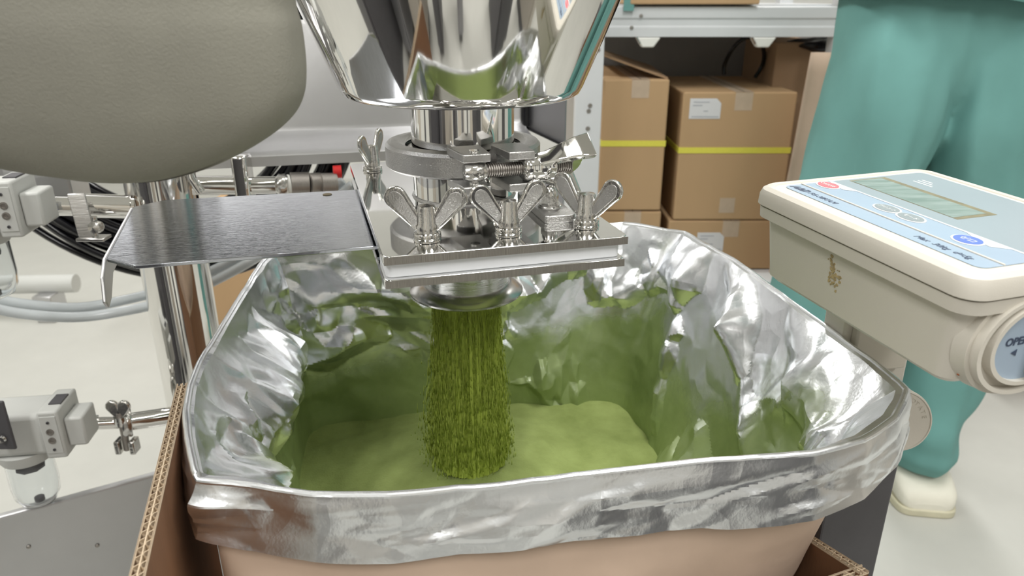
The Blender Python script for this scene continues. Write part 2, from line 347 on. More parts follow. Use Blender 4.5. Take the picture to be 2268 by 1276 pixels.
MB(ax).lathe([(0.0445, PT - 0.0002), (0.0462, PT), (0.0456, PT + 0.0015), (0.0446, PT + 0.002)], n=96, cap=False).build('weld_bead', 'cast', val)
MB(ax).lathe([(0.0445, 0.846), (0.0525, 0.846), (0.0525, 0.852), (0.0445, 0.852)], n=96, cap=False).build('inlet_ferrule', 'brushed', val)
MB(ax).lathe([(0.0400, 0.7262), (0.0400, PB)], n=96, cap=False).build('outlet_tube', 'brushed', val)
MB(ax).lathe([(0.0385, 0.7235), (0.0520, 0.7235), (0.0528, 0.7243), (0.0528, 0.7258), (0.0520, 0.7268), (0.0420, 0.7325), (0.0400, 0.7325), (0.0385, 0.7235)], n=96, cap=False).build('outlet_ferrule', 'ferrule', val, smooth=30)
# a wing nut on its stud, local coordinates, axis z
def teardrop(w0, w1, L, n=9):
    pts = [(-w0, 0)]
    for i in range(n + 1):
        a = PI - PI * i / n; pts.append((w1 * math.cos(a), L - w1 + w1 * math.sin(a) if True else 0))
    pts.append((w0, 0)); return pts
def wing_nut(u, v, rz):
    X = G @ frame((u, v, PT), rz)
    hb = MB(X).lathe([(0.0078, 0.0045), (0.0080, 0.009), (0.0072, 0.0105), (0.0066, 0.0225), (0.0060, 0.0242), (0.0, 0.0254)], n=24)
    o = hb.build('wing_nut', 'castshiny', val, smooth=50)
    for sg in (-1, 1):
        T = X @ Matrix.Translation((sg * 0.0045, 0, 0.0075)) @ Matrix.Rotation(sg * math.radians(38), 4, 'Y') @ Matrix.Rotation(PI / 2, 4, 'X')
        wm = MB(T).prism(teardrop(0.0042, 0.0084, 0.0365), -0.0019, 0.0019)
        wo = wm.build('wing', 'castshiny', o, smooth=50, bevel=0.0013, seg=3)
        wm2 = MB(T).prism([(x * 0.62, y * 0.80 + 0.004) for x, y in teardrop(0.0042, 0.0084, 0.0365)], -0.00215, 0.00215)
        wm2.build('wing_web', 'cast', o, smooth=50, bevel=0.0002)
    MB(X).lathe([(0.0098, 0.0), (0.0102, 0.0006), (0.0102, 0.0018), (0.0092, 0.0022), (0.0100, 0.0026), (0.0100, 0.0040), (0.0078, 0.0046), (0.0, 0.0046)], n=28).build('washer', 'polished', o)
    return o
wing_nut(-0.053, -0.1205, -0.05 - YAW)
wing_nut(0.0075, -0.1225, 0.10)
wing_nut(0.0705, -0.1195, math.radians(-52))
wing_nut(-0.069, 0.121, math.radians(62))
wing_nut(0.0075, 0.1225, math.radians(30))
wing_nut(0.0705, 0.1205, math.radians(70))
# sensor block with acorn nut beside the tube
bl_ = MB(G).prism(rrect(0.040, -0.112, 0.0655, -0.030, 0.004), PT, PT + 0.0062).build('mounting_block', 'cast', val, smooth=30, bevel=0.0007)
an = MB(G @ frame((0.052, -0.086, PT + 0.0062))).lathe([(0.0095, 0), (0.0098, 0.0012), (0.0092, 0.0020), (0.0085, 0.0022), (0.0087, 0.0030)], n=24)
an.lathe([(0.0072, 0.003), (0.0072, 0.0095)], n=6); an.lathe([(0.0062, 0.0095), (0.006, 0.013), (0.0045, 0.016), (0.002, 0.0175), (0, 0.0178)], n=24)
an.build('acorn_nut', 'castshiny', bl_, smooth=35)

# sliding blade pulled out to the left, with its bent handle
BZ = 0.8055
bd = thing('sliding_gate', tuple(G @ Vector((-0.19, 0, BZ))), 'thin brushed steel slide blade pulled out left of the valve', 'gate blade', rz=YAW)
poly = [(-0.255, -0.090), (0.02, -0.1005), (0.066, -0.09), (0.066, 0.078), (-0.12, 0.080), (-0.262, 0.092), (-0.292, 0.072), (-0.278, -0.068)]
# keep the blade inside the open gasket slot
poly = [(-0.255, -0.0955), (0.066, -0.0985), (0.066, 0.078), (-0.262, 0.092), (-0.285, 0.074), (-0.277, -0.074)]
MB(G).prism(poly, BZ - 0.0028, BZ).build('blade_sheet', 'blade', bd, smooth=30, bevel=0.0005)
hm = MB(G)
rows = []
for (du, dz) in [(-0.272, 0.0), (-0.281, -0.0005), (-0.286, -0.003), (-0.287, -0.008)]:
    rows.append([(du + 0.001, -0.076 if dz > -0.004 else -0.086, BZ + dz), (du - 0.002, 0.0, BZ + dz), (du - 0.006, 0.072, BZ + dz)])
lip = MB(G)
Lp = [(-0.074, 0.0), (0.072, 0.0), (0.070, -0.014), (-0.060, -0.016), (-0.082, -0.028), (-0.094, -0.030), (-0.100, -0.024), (-0.092, -0.008)]
vs = []
for off in (0, 0.0028):
    for (vv, dz) in Lp: vs.append((-0.2775 - (vv + 0.074) * 0.052 - off, vv, BZ + dz))
n = len(Lp); lip.add(vs, [tuple(range(n)), tuple(range(2 * n - 1, n - 1, -1))] + [(i, (i + 1) % n, (i + 1) % n + n, i + n) for i in range(n)])
lip.build('bent_handle', 'satin', bd, smooth=30, bevel=0.0009)
MB(G @ frame((-0.117, 0.072, BZ - 0.0001))).lathe([(0.0042, 0), (0.0042, 0.0006), (0.0034, 0.0006), (0.0, 0.0002)], n=20).build('hole_rim', 'seam', bd)

# ------------------------------------------------------------------ clamp round the neck
cl = thing('pipe_clamp', (AX, AY, 0.842), 'heavy hinged pipe clamp closed round the hopper neck with large winged nut', 'clamp')
cz0, cz1 = 0.8435, 0.8645
cprof = [(0.0495, cz0 + 0.003), (0.0535, cz0), (0.0650, cz0), (0.0672, cz0 + 0.002), (0.0672, cz1 - 0.003), (0.0650, cz1 - 0.0005), (0.0560, cz1 + 0.0005), (0.0500, cz1 - 0.003), (0.0545, 0.8585), (0.0545, 0.8495)]
cprof = cprof + [cprof[0]]
og = math.radians(-72)
MB(ax).lathe(cprof, n=60, a0=og - PI + 0.04, a1=og - 0.06).build('clamp_half', 'cast', cl, smooth=40, bevel=0.0006)
MB(ax).lathe(cprof, n=60, a0=og + 0.16, a1=og + PI - 0.04).build('clamp_half', 'cast', cl, smooth=40, bevel=0.0006)
BX = frame((AX, AY, 0), og + PI / 2)     # local -y points at the opening, x along the bolt
bzc = 0.8545
BXc = Matrix.Translation((0, 0, bzc))
def lug(u0, u1, z0, z1, ya=-0.092, yb=-0.055):
    return MB(BX).add([(u0, ya, z0), (u1, ya, z0), (u1 + 0.001, yb, z0), (u0 - 0.004, yb, z0), (u0, ya, z1), (u1, ya, z1), (u1 + 0.001, yb, z1), (u0 - 0.004, yb, z1)],
                      [(0, 3, 2, 1), (4, 5, 6, 7), (0, 1, 5, 4), (1, 2, 6, 5), (2, 3, 7, 6), (3, 0, 4, 7)])
for (a, b_) in ((-0.0235, -0.0015), (0.013, 0.034)):
    lug(a, b_, bzc + 0.0085, bzc + 0.0150).build('lug', 'cast', cl, smooth=30, bevel=0.0009)
    lug(a, b_, bzc - 0.0165, bzc - 0.0100).build('lug', 'cast', cl, smooth=30, bevel=0.0009)
by = -0.083
pv = MB(BX); pv.cyl((-0.0125, by, bzc - 0.018), (-0.0125, by, bzc + 0.0165), 0.0042, n=20); pv.build('pivot_pin', 'polished', cl)
sb = MB(BX); sb.lathe([(0.0, -0.0095), (0.0060, -0.0085), (0.0078, -0.0045), (0.0082, 0), (0.0078, 0.0045), (0.0060, 0.0085), (0.0, 0.0095)], Matrix.Translation((-0.0125, by - 0.001, bzc)) @ Matrix.Rotation(PI / 2, 4, 'Y'), 24)
pr = []
for i in range(160):
    z = -0.006 + i * 0.00046; pr.append((0.0050 + (0.0006 if (i % 4) in (1, 2) else -0.0004), z))
sb2 = MB(BX).lathe([(0, pr[0][1])] + pr + [(0, pr[-1][1])], Matrix.Translation((0, by, bzc)) @ Matrix.Rotation(PI / 2, 4, 'Y'), 20)
sbo = sb.build('swing_bolt', 'castshiny', cl); sb2.build('bolt_thread', 'edge', sbo, smooth=30)
bn = MB(BX).lathe([(0.0, 0.0250), (0.0075, 0.0250), (0.0100, 0.0272), (0.0105, 0.0300), (0.0098, 0.0330), (0.0110, 0.0350), (0.0112, 0.0500), (0.0100, 0.0520), (0.0056, 0.0520)], Matrix.Translation((0, by, bzc)) @ Matrix.Rotation(PI / 2, 4, 'Y'), 32)
bno = bn.build('winged_nut', 'polished', cl, smooth=50)
ROLLN = math.radians(36)
for sg in (-1, 1):
    T = BX @ Matrix.Translation((0, by, bzc)) @ Matrix.Rotation(ROLLN, 4, 'X') @ Matrix.Scale(sg, 4, (0, 0, 1))
    # wing: a wide blade flaring away from the axis, swept along x
    prof2 = []
    pts_in = [(0.036, 0.006), (0.047, 0.0085), (0.058, 0.0125), (0.068, 0.0165), (0.078, 0.0195)]
    pts_out = [(0.080, 0.0235), (0.066, 0.0215), (0.055, 0.0170), (0.045, 0.0125), (0.037, 0.0105)]
    wv = []; wf = []
    P2 = pts_in + pts_out; k = len(P2)
    for yy in (-1, 1):
        for (x, z) in P2:
            hw = 0.0062 + max(0, (x - 0.045)) * 0.19
            wv.append((x, yy * hw, z))
    wf = [tuple(range(k)), tuple(range(2 * k - 1, k - 1, -1))] + [(i, (i + 1) % k, (i + 1) % k + k, i + k) for i in range(k)]
    MB(T).add(wv, wf).build('wing', 'polished', bno, smooth=35, bevel=0.0013, seg=3)
T = BX @ Matrix.Translation((0, by, bzc)) @ Matrix.Rotation(ROLLN, 4, 'X')
arch = []
for i in range(13):
    a = -PI / 2 + PI * i / 12; arch.append((0.069 - 0.006 * math.cos(a) * 0 + 0.0, a))
am = MB(T); inner = [(0.058 + 0.012 * math.cos(-PI / 2 + PI * i / 12), 0.0125 * math.sin(-PI / 2 + PI * i / 12)) for i in range(13)]
outer = [(0.066, -0.019), (0.078, -0.0215), (0.0795, -0.012), (0.080, 0.0), (0.0795, 0.012), (0.078, 0.0215), (0.066, 0.019)]
A = catmull([(x, 0, z) for x, z in inner], 2); B = [Vector((0.060 + 0.0185 * min(1, max(0, (math.cos(-PI/2 + PI * i / (len(A)-1)))) ** 0.5), 0, -0.0205 + 0.041 * i / (len(A) - 1))) for i in range(len(A))]
rows = [[(p[0], 0.0098, p[2]) for p in A], [(p[0], 0.0128, p[2]) for p in A]]
vv = []; ff = []; L_ = len(A)
for yy in (0.003, 0.0065):
    for p in A: vv.append((p[0], yy, p[2]))
    for p in B: vv.append((p[0], yy, p[2]))
for i in range(L_ - 1):
    ff += [(i, i + 1, L_ + i + 1, L_ + i), (2 * L_ + i, 3 * L_ + i, 3 * L_ + i + 1, 2 * L_ + i + 1), (i, 2 * L_ + i, 2 * L_ + i + 1, i + 1), (L_ + i, L_ + i + 1, 3 * L_ + i + 1, 3 * L_ + i)]
am.add(vv, ff).build('wing_bridge', 'polished', bno, smooth=40, bevel=0.0006)
hn = MB(frame((AX, AY, 0), og + PI / 2)); hn.box((-0.012, 0.062, cz0), (0.012, 0.082, cz1)); hn.build('hinge', 'cast', cl, smooth=30, bevel=0.002)

# ------------------------------------------------------------------ foil liner, kraft bag, carton
rim_px = [(447, 1048, .712), (560, 1062, .708), (700, 1086, .704), (860, 1083, .704), (1040, 1068, .705), (1220, 1048, .707), (1420, 1024, .709), (1620, 1003, .712), (1800, 991, .713), (1905, 962, .716), (1975, 915, .719),
          (2002, 856, .722), (1935, 800, .722), (1850, 735, .724), (1755, 668, .726), (1690, 622, .726), (1620, 572, .728), (1560, 538, .728), (1515, 511, .728),
          (1470, 505, .726), (1380, 492, .724), (1240, 505, .722), (1080, 530, .720), (940, 528, .720), (800, 540, .720), (700, 548, .720), (604, 560, .720),
          (562, 612, .716), (520, 680, .714), (480, 748, .712), (448, 800, .712), (428, 852, .712), (420, 905, .712), (424, 960, .712), (434, 1010, .712)]
rim = [np.array(atz(*p)) for p in rim_px]
NT = 20
loop = np.array(catmull(rim, NT, True)); NL = len(loop); lin_ = np.array([rim[i // NT] * (1 - (i % NT) / NT) + rim[(i // NT + 1) % len(rim)] * ((i % NT) / NT) for i in range(NL)]); loop = loop * .35 + lin_ * .65
cen = np.array([loop[:, 0].mean(), loop[:, 1].mean(), 0]); cen = np.array([0.005, 0.62, 0])
tan = np.roll(loop, -3, 0) - np.roll(loop, 3, 0); nrm = np.stack([tan[:, 1], -tan[:, 0], np.zeros(NL)], 1); nrm /= np.linalg.norm(nrm[:, :2], axis=1)[:, None]
s_ = np.sign(((loop - cen) * nrm)[:, :2].sum(1)); 
if s_.mean() < 0: nrm = -nrm
# cuff drop by position along the control points
drop_keys = [.046, .048, .050, .052, .050, .050, .052, .056, .054, .050, .044, .040, .040, .04, .04, .04, .04, .04, .04, .04, .04, .04, .04, .04, .04, .04, .045, .05, .055, .058, .060, .060, .060, .058, .055]
dk = np.array(drop_keys); drop = np.array([np.interp(i / NT, range(len(dk) + 1), list(dk) + [dk[0]]) for i in range(NL)])
kk = lambda i0, s: np.exp(-((((np.arange(NL) / NT - i0) + len(dk) / 2) % len(dk) - len(dk) / 2) / s) ** 2)
# lower loop (inside, at powder level): a squarer bag cross-section
def floor_pt(i): return None
low_px = {0: (-.176, .364), 3: (-.06, .364), 6: (0.06, .391), 9: (.186, .430), 11.5: (.206, .484), 15: (.162, .66), 18: (.135, .79), 20: (.08, .80), 23: (-.05, .78), 26: (-.235, .745), 29: (-.215, .62), 32: (-.190, .50)}
ks = sorted(low_px); kx = ks + [35.0]
lowx = np.interp(np.arange(NL) / NT, kx, [low_px[k][0] for k in ks] + [low_px[0][0]]); lowy = np.interp(np.arange(NL) / NT, kx, [low_px[k][1] for k in ks] + [low_px[0][1]])
for _ in range(10):
    lowx = (np.roll(lowx, 4) + lowx * 2 + np.roll(lowx, -4)) / 4; lowy = (np.roll(lowy, 4) + lowy * 2 + np.roll(lowy, -4)) / 4

# crumple field: facets from a jittered triangulated lattice, smooth inside, sharp at the creases
class Crumple:
    def __init__(s, cell, seed, w=400, h=200):
        r = np.random.RandomState(seed); s.c = cell; s.w, s.h = w, h
        s.z = r.uniform(-1, 1, (w, h)); s.jx = r.uniform(-.42, .42, (w, h)); s.jy = r.uniform(-.42, .42, (w, h)); s.d = r.rand(w, h) > .5
    def __call__(s, x, y):
        # domain-warped lattice: the warp plays the part of the jitter
        X = x / s.c; Y = y / s.c
        def smp(A, X, Y):
            xi = np.floor(X).astype(int); yi = np.floor(Y).astype(int); fx = X - xi; fy = Y - yi
            fx = fx * fx * (3 - 2 * fx); fy = fy * fy * (3 - 2 * fy)
            a = A[xi % s.w, yi % s.h]; b = A[(xi + 1) % s.w, yi % s.h]; c = A[xi % s.w, (yi + 1) % s.h]; d = A[(xi + 1) % s.w, (yi + 1) % s.h]
            return a * (1 - fx) * (1 - fy) + b * fx * (1 - fy) + c * (1 - fx) * fy + d * fx * fy
        X2 = X + smp(s.jx, X * .9, Y * .9) * 1.1 + .35 * Y; Y2 = Y + smp(s.jy, X * .9 + 7.3, Y * .9 + 3.1) * 1.1
        xi = np.floor(X2).astype(int); yi = np.floor(Y2).astype(int); fx = X2 - xi; fy = Y2 - yi
        g = lambda i, j: s.z[i % s.w, j % s.h]
        a, b, c, d = g(xi, yi), g(xi + 1, yi), g(xi, yi + 1), g(xi + 1, yi + 1)
        dg = s.d[xi % s.w, yi % s.h]
        t1 = np.where(fx > fy, a + (b - a) * fx + (d - b) * fy, a + (c - a) * fy + (d - c) * fx)
        t2 = np.where(fx + fy < 1, a + (b - a) * fx + (c - a) * fy, d + (c - d) * (1 - fx) + (b - d) * (1 - fy))
        return np.where(dg, t1, t2)
C1, C2, C3 = Crumple(.125, 3), Crumple(.058, 5), Crumple(.022, 9)
arc = np.concatenate([[0], np.cumsum(np.linalg.norm(np.diff(loop, axis=0), axis=1))]); arcT = arc[-1]
idx = np.arange(NL) / NT
# resample evenly and densely along the loop
NU = 900
su = np.linspace(0, arcT, NU, endpoint=False)
def rs(a): return np.interp(su, arc, a, period=arcT + np.linalg.norm(loop[0] - loop[-1]))
LP = np.stack([rs(loop[:, k]) for k in range(3)], 1); NR = np.stack([rs(nrm[:, k]) for k in range(3)], 1)
for _ in range(6): NR = (np.roll(NR, 3, 0) + NR + np.roll(NR, -3, 0)) / 3
NR /= np.linalg.norm(NR, axis=1)[:, None]
DR = rs(drop); LX = rs(lowx); LY = rs(lowy); IX = rs(idx)
PZ = 0.528     # powder level
rows = []; dust = []
prof_o = list(np.linspace(1, 0, 34)); lipn = 7; prof_i = list(np.linspace(0, 1, 120) ** 1.0)
sc_ = lambda a: np.clip(a, 0, 1)
def wob(u, v): return C1(u, v) * .70 + C2(u, v) * .52 + C3(u, v) * .17
rim_w = (C2(su, su * 0 + 5.0) * .0018 + C3(su, su * 0 + 2.0) * .0007)
cuffdrop = DR * .80 + C2(su, su * 0 + 9) * .0016
for t in prof_o:   # outer cuff from hem up to lip
    dz = cuffdrop * t
    out = .0045 + .006 * t * (1 + .2 * np.sin(su * 9)) + np.abs(wob(su * .8, 3.0 + dz * 2.6)) * .0075 * min(1, t * 3 + .15) + C1(su, 1 + dz) * .002 * t
    p = LP + NR * out[:, None]; p[:, 2] = LP[:, 2] - .003 - dz + rim_w; rows.append(p); dust.append(su * 0 - 1.0)
for k in range(lipn):
    a = PI * (k + 1) / (lipn + 1); p = LP + NR * (.0022 + .0028 * math.cos(a)); p[:, 2] = LP[:, 2] - .003 + .0030 * math.sin(a) + rim_w; rows.append(p); dust.append(su * 0 - 1.0)
DEP = .235
def MF(t): t = min(1, max(0, t)); return min(1, (1 - (1 - t) ** 1.6))
side_l = kk(30.5, 4.0); side_l = rs(side_l); side_b = rs(kk(23, 4.5)); side_r = rs(kk(14.5, 3.5))
for t in prof_i:
    d = DEP * t; z = LP[:, 2] - .003 - d + rim_w * max(0, 1 - t * 6)
    m_ = MF(t)
    bx = LP[:, 0] - NR[:, 0] * .002; by_ = LP[:, 1] - NR[:, 1] * .002
    x = bx * (1 - m_) + LX * m_; y = by_ * (1 - m_) + LY * m_
    amp = .040 * min(1, .12 + t * 5)
    h = wob(su + .8 * side_l * d * np.sin(su * 3), d * 1.1 + 20.0)
    # big folds: left wall billows in and tucks back, back wall sags, right wall has one long pleat
    g = -side_l * (.040 * math.exp(-((d - .070) / .035) ** 2) * (1 + .25 * np.sin(su * 30)) - .010 * sc_((d - .09) / .05))
    g -= side_b * .016 * math.exp(-((d - .05) / .03) ** 2)
    pl = np.exp(-(((IX - (15.9 - d * 26)) / .42)) ** 2) * .016 * min(1, t * 7)
    pl2 = np.exp(-(((IX - (17.1 - d * 5)) / .35)) ** 2) * .014 * min(1, t * 7)
    g = g - pl - pl2
    off = g + h * amp * .85
    off = np.where(off > 0, off * .12, off)
    p = np.stack([x + NR[:, 0] * off, y + NR[:, 1] * off, z], 1); rows.append(p)
    front = rs(kk(5, 5))
    du = -0.30 + sc_(d / .16) * .85 + sc_((d - .09) / .09) * .25 + h * .22 - side_b * .26 * math.exp(-((d - .085) / .04) ** 2) - .3 * (pl + pl2) / .016 + rs(kk(20, 3)) * .22
    du = du + rs(kk(32.3, 1.4)) * 1.1 * math.exp(-((d - .085) / .045) ** 2) - side_b * .15 * math.exp(-((d - .085) / .03) ** 2)
    du = du - side_l * .12 + rs(kk(17.9, 1.5)) * .38 + rs(kk(25.3, 1.3)) * .42 * math.exp(-(d / .06) ** 2) - rs(kk(14.8, 2.2)) * .22 * (1 - sc_((d - .1) / .1)) + rs(kk(12.2, 1.9)) * .75
    dust.append(du)
lin = thing('foil_liner', (0.0, 0.62, 0.48), 'open crumpled aluminium foil liner bag folded over the kraft sack, dusted green inside', 'foil bag')
fm = MB(); nrow = len(rows); allv = np.concatenate(rows)
fm.v = [Vector(p) for p in allv]
ff = []
for i in range(nrow - 1):
    for k in range(NU):
        j = (k + 1) % NU; ff.append((i * NU + k, i * NU + j, (i + 1) * NU + j, (i + 1) * NU + k))
fm.f = ff
fo = fm.build('foil_sheet', 'foil', lin, smooth=13, recalc=False)
atr = fo.data.attributes.new('dust', 'FLOAT', 'POINT'); atr.data.foreach_set('value', np.concatenate(dust).astype(np.float32))

# powder heap inside
hp = MB(); rws = []
NA, NR_ = 160, 60
bm_sel = np.linspace(0, NU, NA, endpoint=False).astype(int); edge = rows[-1][bm_sel]
low_edge = rows[-12][bm_sel]
for i in range(NR_ + 1):
    t = i / NR_; r = []
    for k in range(NA):
        ex, ey = low_edge[k][0], low_edge[k][1]
        x = AX + (ex - AX) * (1 - t) * 1.02; y = AY + (ey - AY) * (1 - t) * 1.02
        dd = math.hypot(x - AX, y - AY)
        z = PZ - .016 + .026 * math.exp(-(dd / .10) ** 2) + .005 * noise.noise(Vector((x * 22, y * 22, 1))) + .0015 * noise.noise(Vector((x * 90, y * 90, 1)))
        r.append((x, y, z))
    rws.append(r)
hp.grid(rws, True)
tag(hp.build('powder_heap', 'powder', smooth=180), 'fine green tea powder heaped inside the foil liner', 'powder', kind='stuff')

# the falling stream: ridged strand body plus loose grains
st = MB(); rws = []; NA2 = 420
def strm_r(z): 
    t = (0.724 - z) / (0.724 - 0.545); return .0292 + .0035 * max(0, t) + .003 * max(0, t) ** 3
for i in range(150):
    t = i / 149; z = 0.7265 - t * (0.7265 - 0.538); r = []
    for k in range(NA2):
        a = 2 * PI * k / NA2; q = Vector((math.cos(a), math.sin(a), 0))
        n1 = noise.noise(Vector((q.x * 9, q.y * 9, z * 6))); n2 = noise.noise(Vector((q.x * 30, q.y * 30, z * 4 + 5))); n3 = noise.noise(Vector((q.x * 75, q.y * 75, z * 10)))
        rr = strm_r(z) + (n1 * .0020 + n2 * .0020 + n3 * .0014) * min(1, .3 + t * 3)
        r.append((AX + q.x * rr, AY + q.y * rr, z))
    rws.append(r)
st.grid(rws, True)
rnd = random.Random(3)
for i in range(10000):   # thin falling wisps and grains around the body
    t = rnd.random() ** 0.8; z = 0.722 - t * 0.18; a = rnd.uniform(-PI, PI)
    rr = strm_r(z) + abs(rnd.gauss(0, 1)) * (.0006 + .0045 * t) * (1.0 if math.cos(a) > -0.2 else 1.6)
    x = AX + rr * math.cos(a); y = AY + rr * math.sin(a); s = rnd.uniform(.00022, .00050); L = s * rnd.uniform(6, 36)
    st.add([(x - s, y, z), (x + s, y, z), (x, y - s, z), (x, y + s * .6, z + L)], [(0, 2, 3), (2, 1, 3), (1, 0, 3), (0, 1, 2)])
tag(st.build('powder_stream', 'stream', smooth=180, recalc=False), 'green tea powder pouring straight down from the valve outlet into the liner', 'powder', kind='stuff')

# kraft sack under the foil
kb = MB(); rws = []
ins = NR * .006
for i in range(50):
    d = .022 + .33 * i / 49; z = LP[:, 2] - d; m_ = MF(d / DEP)
    x = LP[:, 0] * (1 - m_) + LX * m_; y = LP[:, 1] * (1 - m_) + LY * m_
    off = .0015 + .0035 * sc_((d - .04) / .04) + (np.abs(C1(su, 40 + d)) * .0045 + C2(su * 1.5, 40 + d) * .0022 + C3(su, 40 + d) * .0006) * float(sc_((d - .045) / .05))
    x = x + NR[:, 0] * off; y = y + NR[:, 1] * off
    rws.append([(x[k], y[k], z[k]) for k in range(0, NU, 3)])
kb.grid(rws, True)
tag(kb.build('kraft_sack', 'kraft_bag', smooth=60, recalc=False), 'brown kraft paper sack standing in the carton under the foil cuff', 'paper bag')

# outer carton: double-wall corrugated board
ca = math.radians(12.0)
K = frame((0.2405, 0.394, 0), ca)       # origin at front right corner; -x along front wall, +y back
CW, CD = 0.447, 0.48
box = thing('outer_carton', (0.02, 0.58, 0.2), 'open brown double-wall corrugated carton holding the kraft sack', 'carton')
TH = 0.0075
def corr_wall(p0, p1, z0, z1, name, zt1=None):
    "wall from p0 to p1 (local xy), inner faces on its left; two skins and a middle sheet with flutes standing proud"
    p0 = Vector((*p0, 0)); p1 = Vector((*p1, 0)); d = (p1 - p0); L = d.length; d.normalize(); nv = Vector((-d.y, d.x, 0))
    zt1 = z1 if zt1 is None else zt1
    def skin(off, th, drop=0.0):
        vs = []
        for o_ in (off, off + th):
            for (q, z) in ((p0, z0), (p1, z0), (p1, zt1 - drop), (p0, z1 - drop)): vs.append(q + nv * o_ + Vector((0, 0, z)))
        return vs, [(0, 1, 2, 3), (7, 6, 5, 4), (0, 4, 5, 1), (1, 5, 6, 2), (2, 6, 7, 3), (3, 7, 4, 0)]
    w = MB(K)
    for off in (0.0, TH - .0006): w.add(*skin(off, .0006))
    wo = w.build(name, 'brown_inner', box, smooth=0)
    w2 = MB(K); 
    for off in (0.0, TH - .00065): 
        vs, fs = skin(off - .0001, .0009); vs = [v if i % 4 >= 2 else Vector((v.x, v.y, (z1 if i % 4 == 0 else zt1) - .0012)) for i, v in enumerate(vs)]
        w2.add(vs, fs)
    w2.add(*skin(TH * .47, .0006))
    w2.build('board_lip', 'board_edge', wo, smooth=0)
    for (o0, o1, per) in ((.0006, TH * .47, .0072), (TH * .47 + .0006, TH - .0006, .0086)):
        fl = MB(K); N = int(L / per * 12); top = []; 
        A_ = []; B_ = []
        for i in range(N + 1):
            s = L * i / N; ph = s / per * 2 * PI; c = .5 + .5 * max(-1, min(1, 1.35 * math.sin(ph + .5 * math.sin(s * 40)))); q = p0 + d * s + nv * (o0 + (o1 - o0) * c)
            zt = z1 + (zt1 - z1) * s / L - .0004; A_.append(q + Vector((0, 0, zt))); B_.append(q + Vector((0, 0, zt - .02)))
        A2 = [a + nv * .0004 + d * .0003 for a in A_]
        fl.grid([B_, A_, A2]); fl.build('flutes', 'board_edge', wo, smooth=0, recalc=False, kind='stuff')
corr_wall((0, 0), (0, CD), 0.21, 0.62, 'side_panel', 0.46)
corr_wall((-CW, 0.0), (0, 0.0), 0.21, 0.52, 'front_panel', 0.619)
corr_wall((-CW + TH, CD), (-CW + TH, 0.035), 0.21, 0.50, 'side_panel')
corr_wall((0, CD), (-CW, CD), 0.21, 0.50, 'back_panel')
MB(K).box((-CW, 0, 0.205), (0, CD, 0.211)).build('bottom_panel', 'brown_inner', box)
# raised flap on the left: stands up above the wall with its corrugated edge on top
p_far = atz(392, 850, .7035); p_near = atz(270, 1330, .712)
fd = (p_near - p_far); fd.z = 0; fd.normalize()
Kinv = K.inverted(); a_ = Kinv @ p_far; b_ = Kinv @ (p_near)
corr_wall((a_.x + .0, a_.y), (b_.x, b_.y), 0.50, .7035, 'raised_flap', .711)

# ------------------------------------------------------------------ bench scale: platform, column, display
scl = thing('bench_scale', (0.1, 0.62, 0.0), 'bench weighing scale with cream display box on a column right of the sack', 'scale')
MB(frame((0.03, 0.60, 0), ca)).prism(rrect(-0.24, -0.22, 0.28, 0.30, 0.02), 0.155, 0.20).build('platform', 'satin', scl, bevel=0.003)
for sx in (-0.2, 0.2):
    for sy in (-0.17, 0.24): MB(frame((0.03, 0.60, 0), ca)).lathe([(0.03, 0), (0.02, 0.03), (0.02, 0.156)], frame((sx, sy, 0)), 20).build('foot', 'dark_grey', scl)
cp = MB(frame((0.325, 0.535, 0), ca))
cp.box((-0.060, -0.004, 0.16), (0.004, 0.05, 0.662)); cp.build('column', 'dark_grey', scl, smooth=0, bevel=0.002)
o_ = Vector((.1923, .5566, .8448)); U = Vector((.284, -.958, -.026)).normalized(); V = Vector((.959, .284, .018)); V = (V - U * V.dot(U)).normalized(); Nn = U.cross(V)
IM = Matrix((U, V, Nn)).transposed().to_4x4(); IM.translation = o_
W_, D_ = .1985, .150
IS = IM @ Matrix.Translation((-.0045, -.0065, .002)); W_, D_ = .2055, .160
bo = MB(IS)
def loft_rr(mb, lev):
    rws = [[(x, y, z) for x, y in rrect(x0, y0, x1, y1, r, 7)] for (x0, y0, x1, y1, r, z) in lev]
    mb.grid(rws, True); n = len(rws[0]); base = len(mb.v)
    mb.add(rws[0], [tuple(range(n))]); mb.add(rws[-1], [tuple(range(n - 1, -1, -1))])
loft_rr(bo, [(.004, .004, W_ - .004, D_ - .004, .012, -.0150), (.0015, .0015, W_ - .0015, D_ - .0015, .014, -.0152), (.002, .002, W_ - .002, D_ - .002, .014, -.0235), (.006, .006, W_ - .006, D_ - .006, .012, -.0252), (.009, .008, W_ - .009, D_ - .008, .010, -.0256), (.013, .012, W_ - .013, D_ - .012, .010, -.070), (.017, .017, W_ - .017, D_ - .017, .009, -.0745)])
body = bo.build('display_housing', 'cream', scl, smooth=32)
li = MB(IS)
loft_rr(li, [(.001, .001, W_ - .001, D_ - .001, .014, -.0142), (0, 0, W_, D_, .0145, -.0135), (0.0004, 0.0004, W_ - .0004, D_ - .0004, .0145, -.006), (.0018, .0018, W_ - .0018, D_ - .0018, .0140, -.0022), (.0050, .0050, W_ - .0050, D_ - .0050, .0120, 0.0), (.0095, .0095, W_ - .0095, D_ - .0095, .009, 0.0), (.0100, .0100, W_ - .0100, D_ - .0100, .009, -.0008)])
lid = li.build('display_lid', 'cream', scl, smooth=32)
MB(IS).prism(rrect(.0035, .0035, W_ - .0035, D_ - .0035, .012), -.0152, -.0141).build('seam_gap', 'seam', body)
W_, D_ = .1985, .150
IM = IM @ Matrix.Translation((0, 0, .0021))
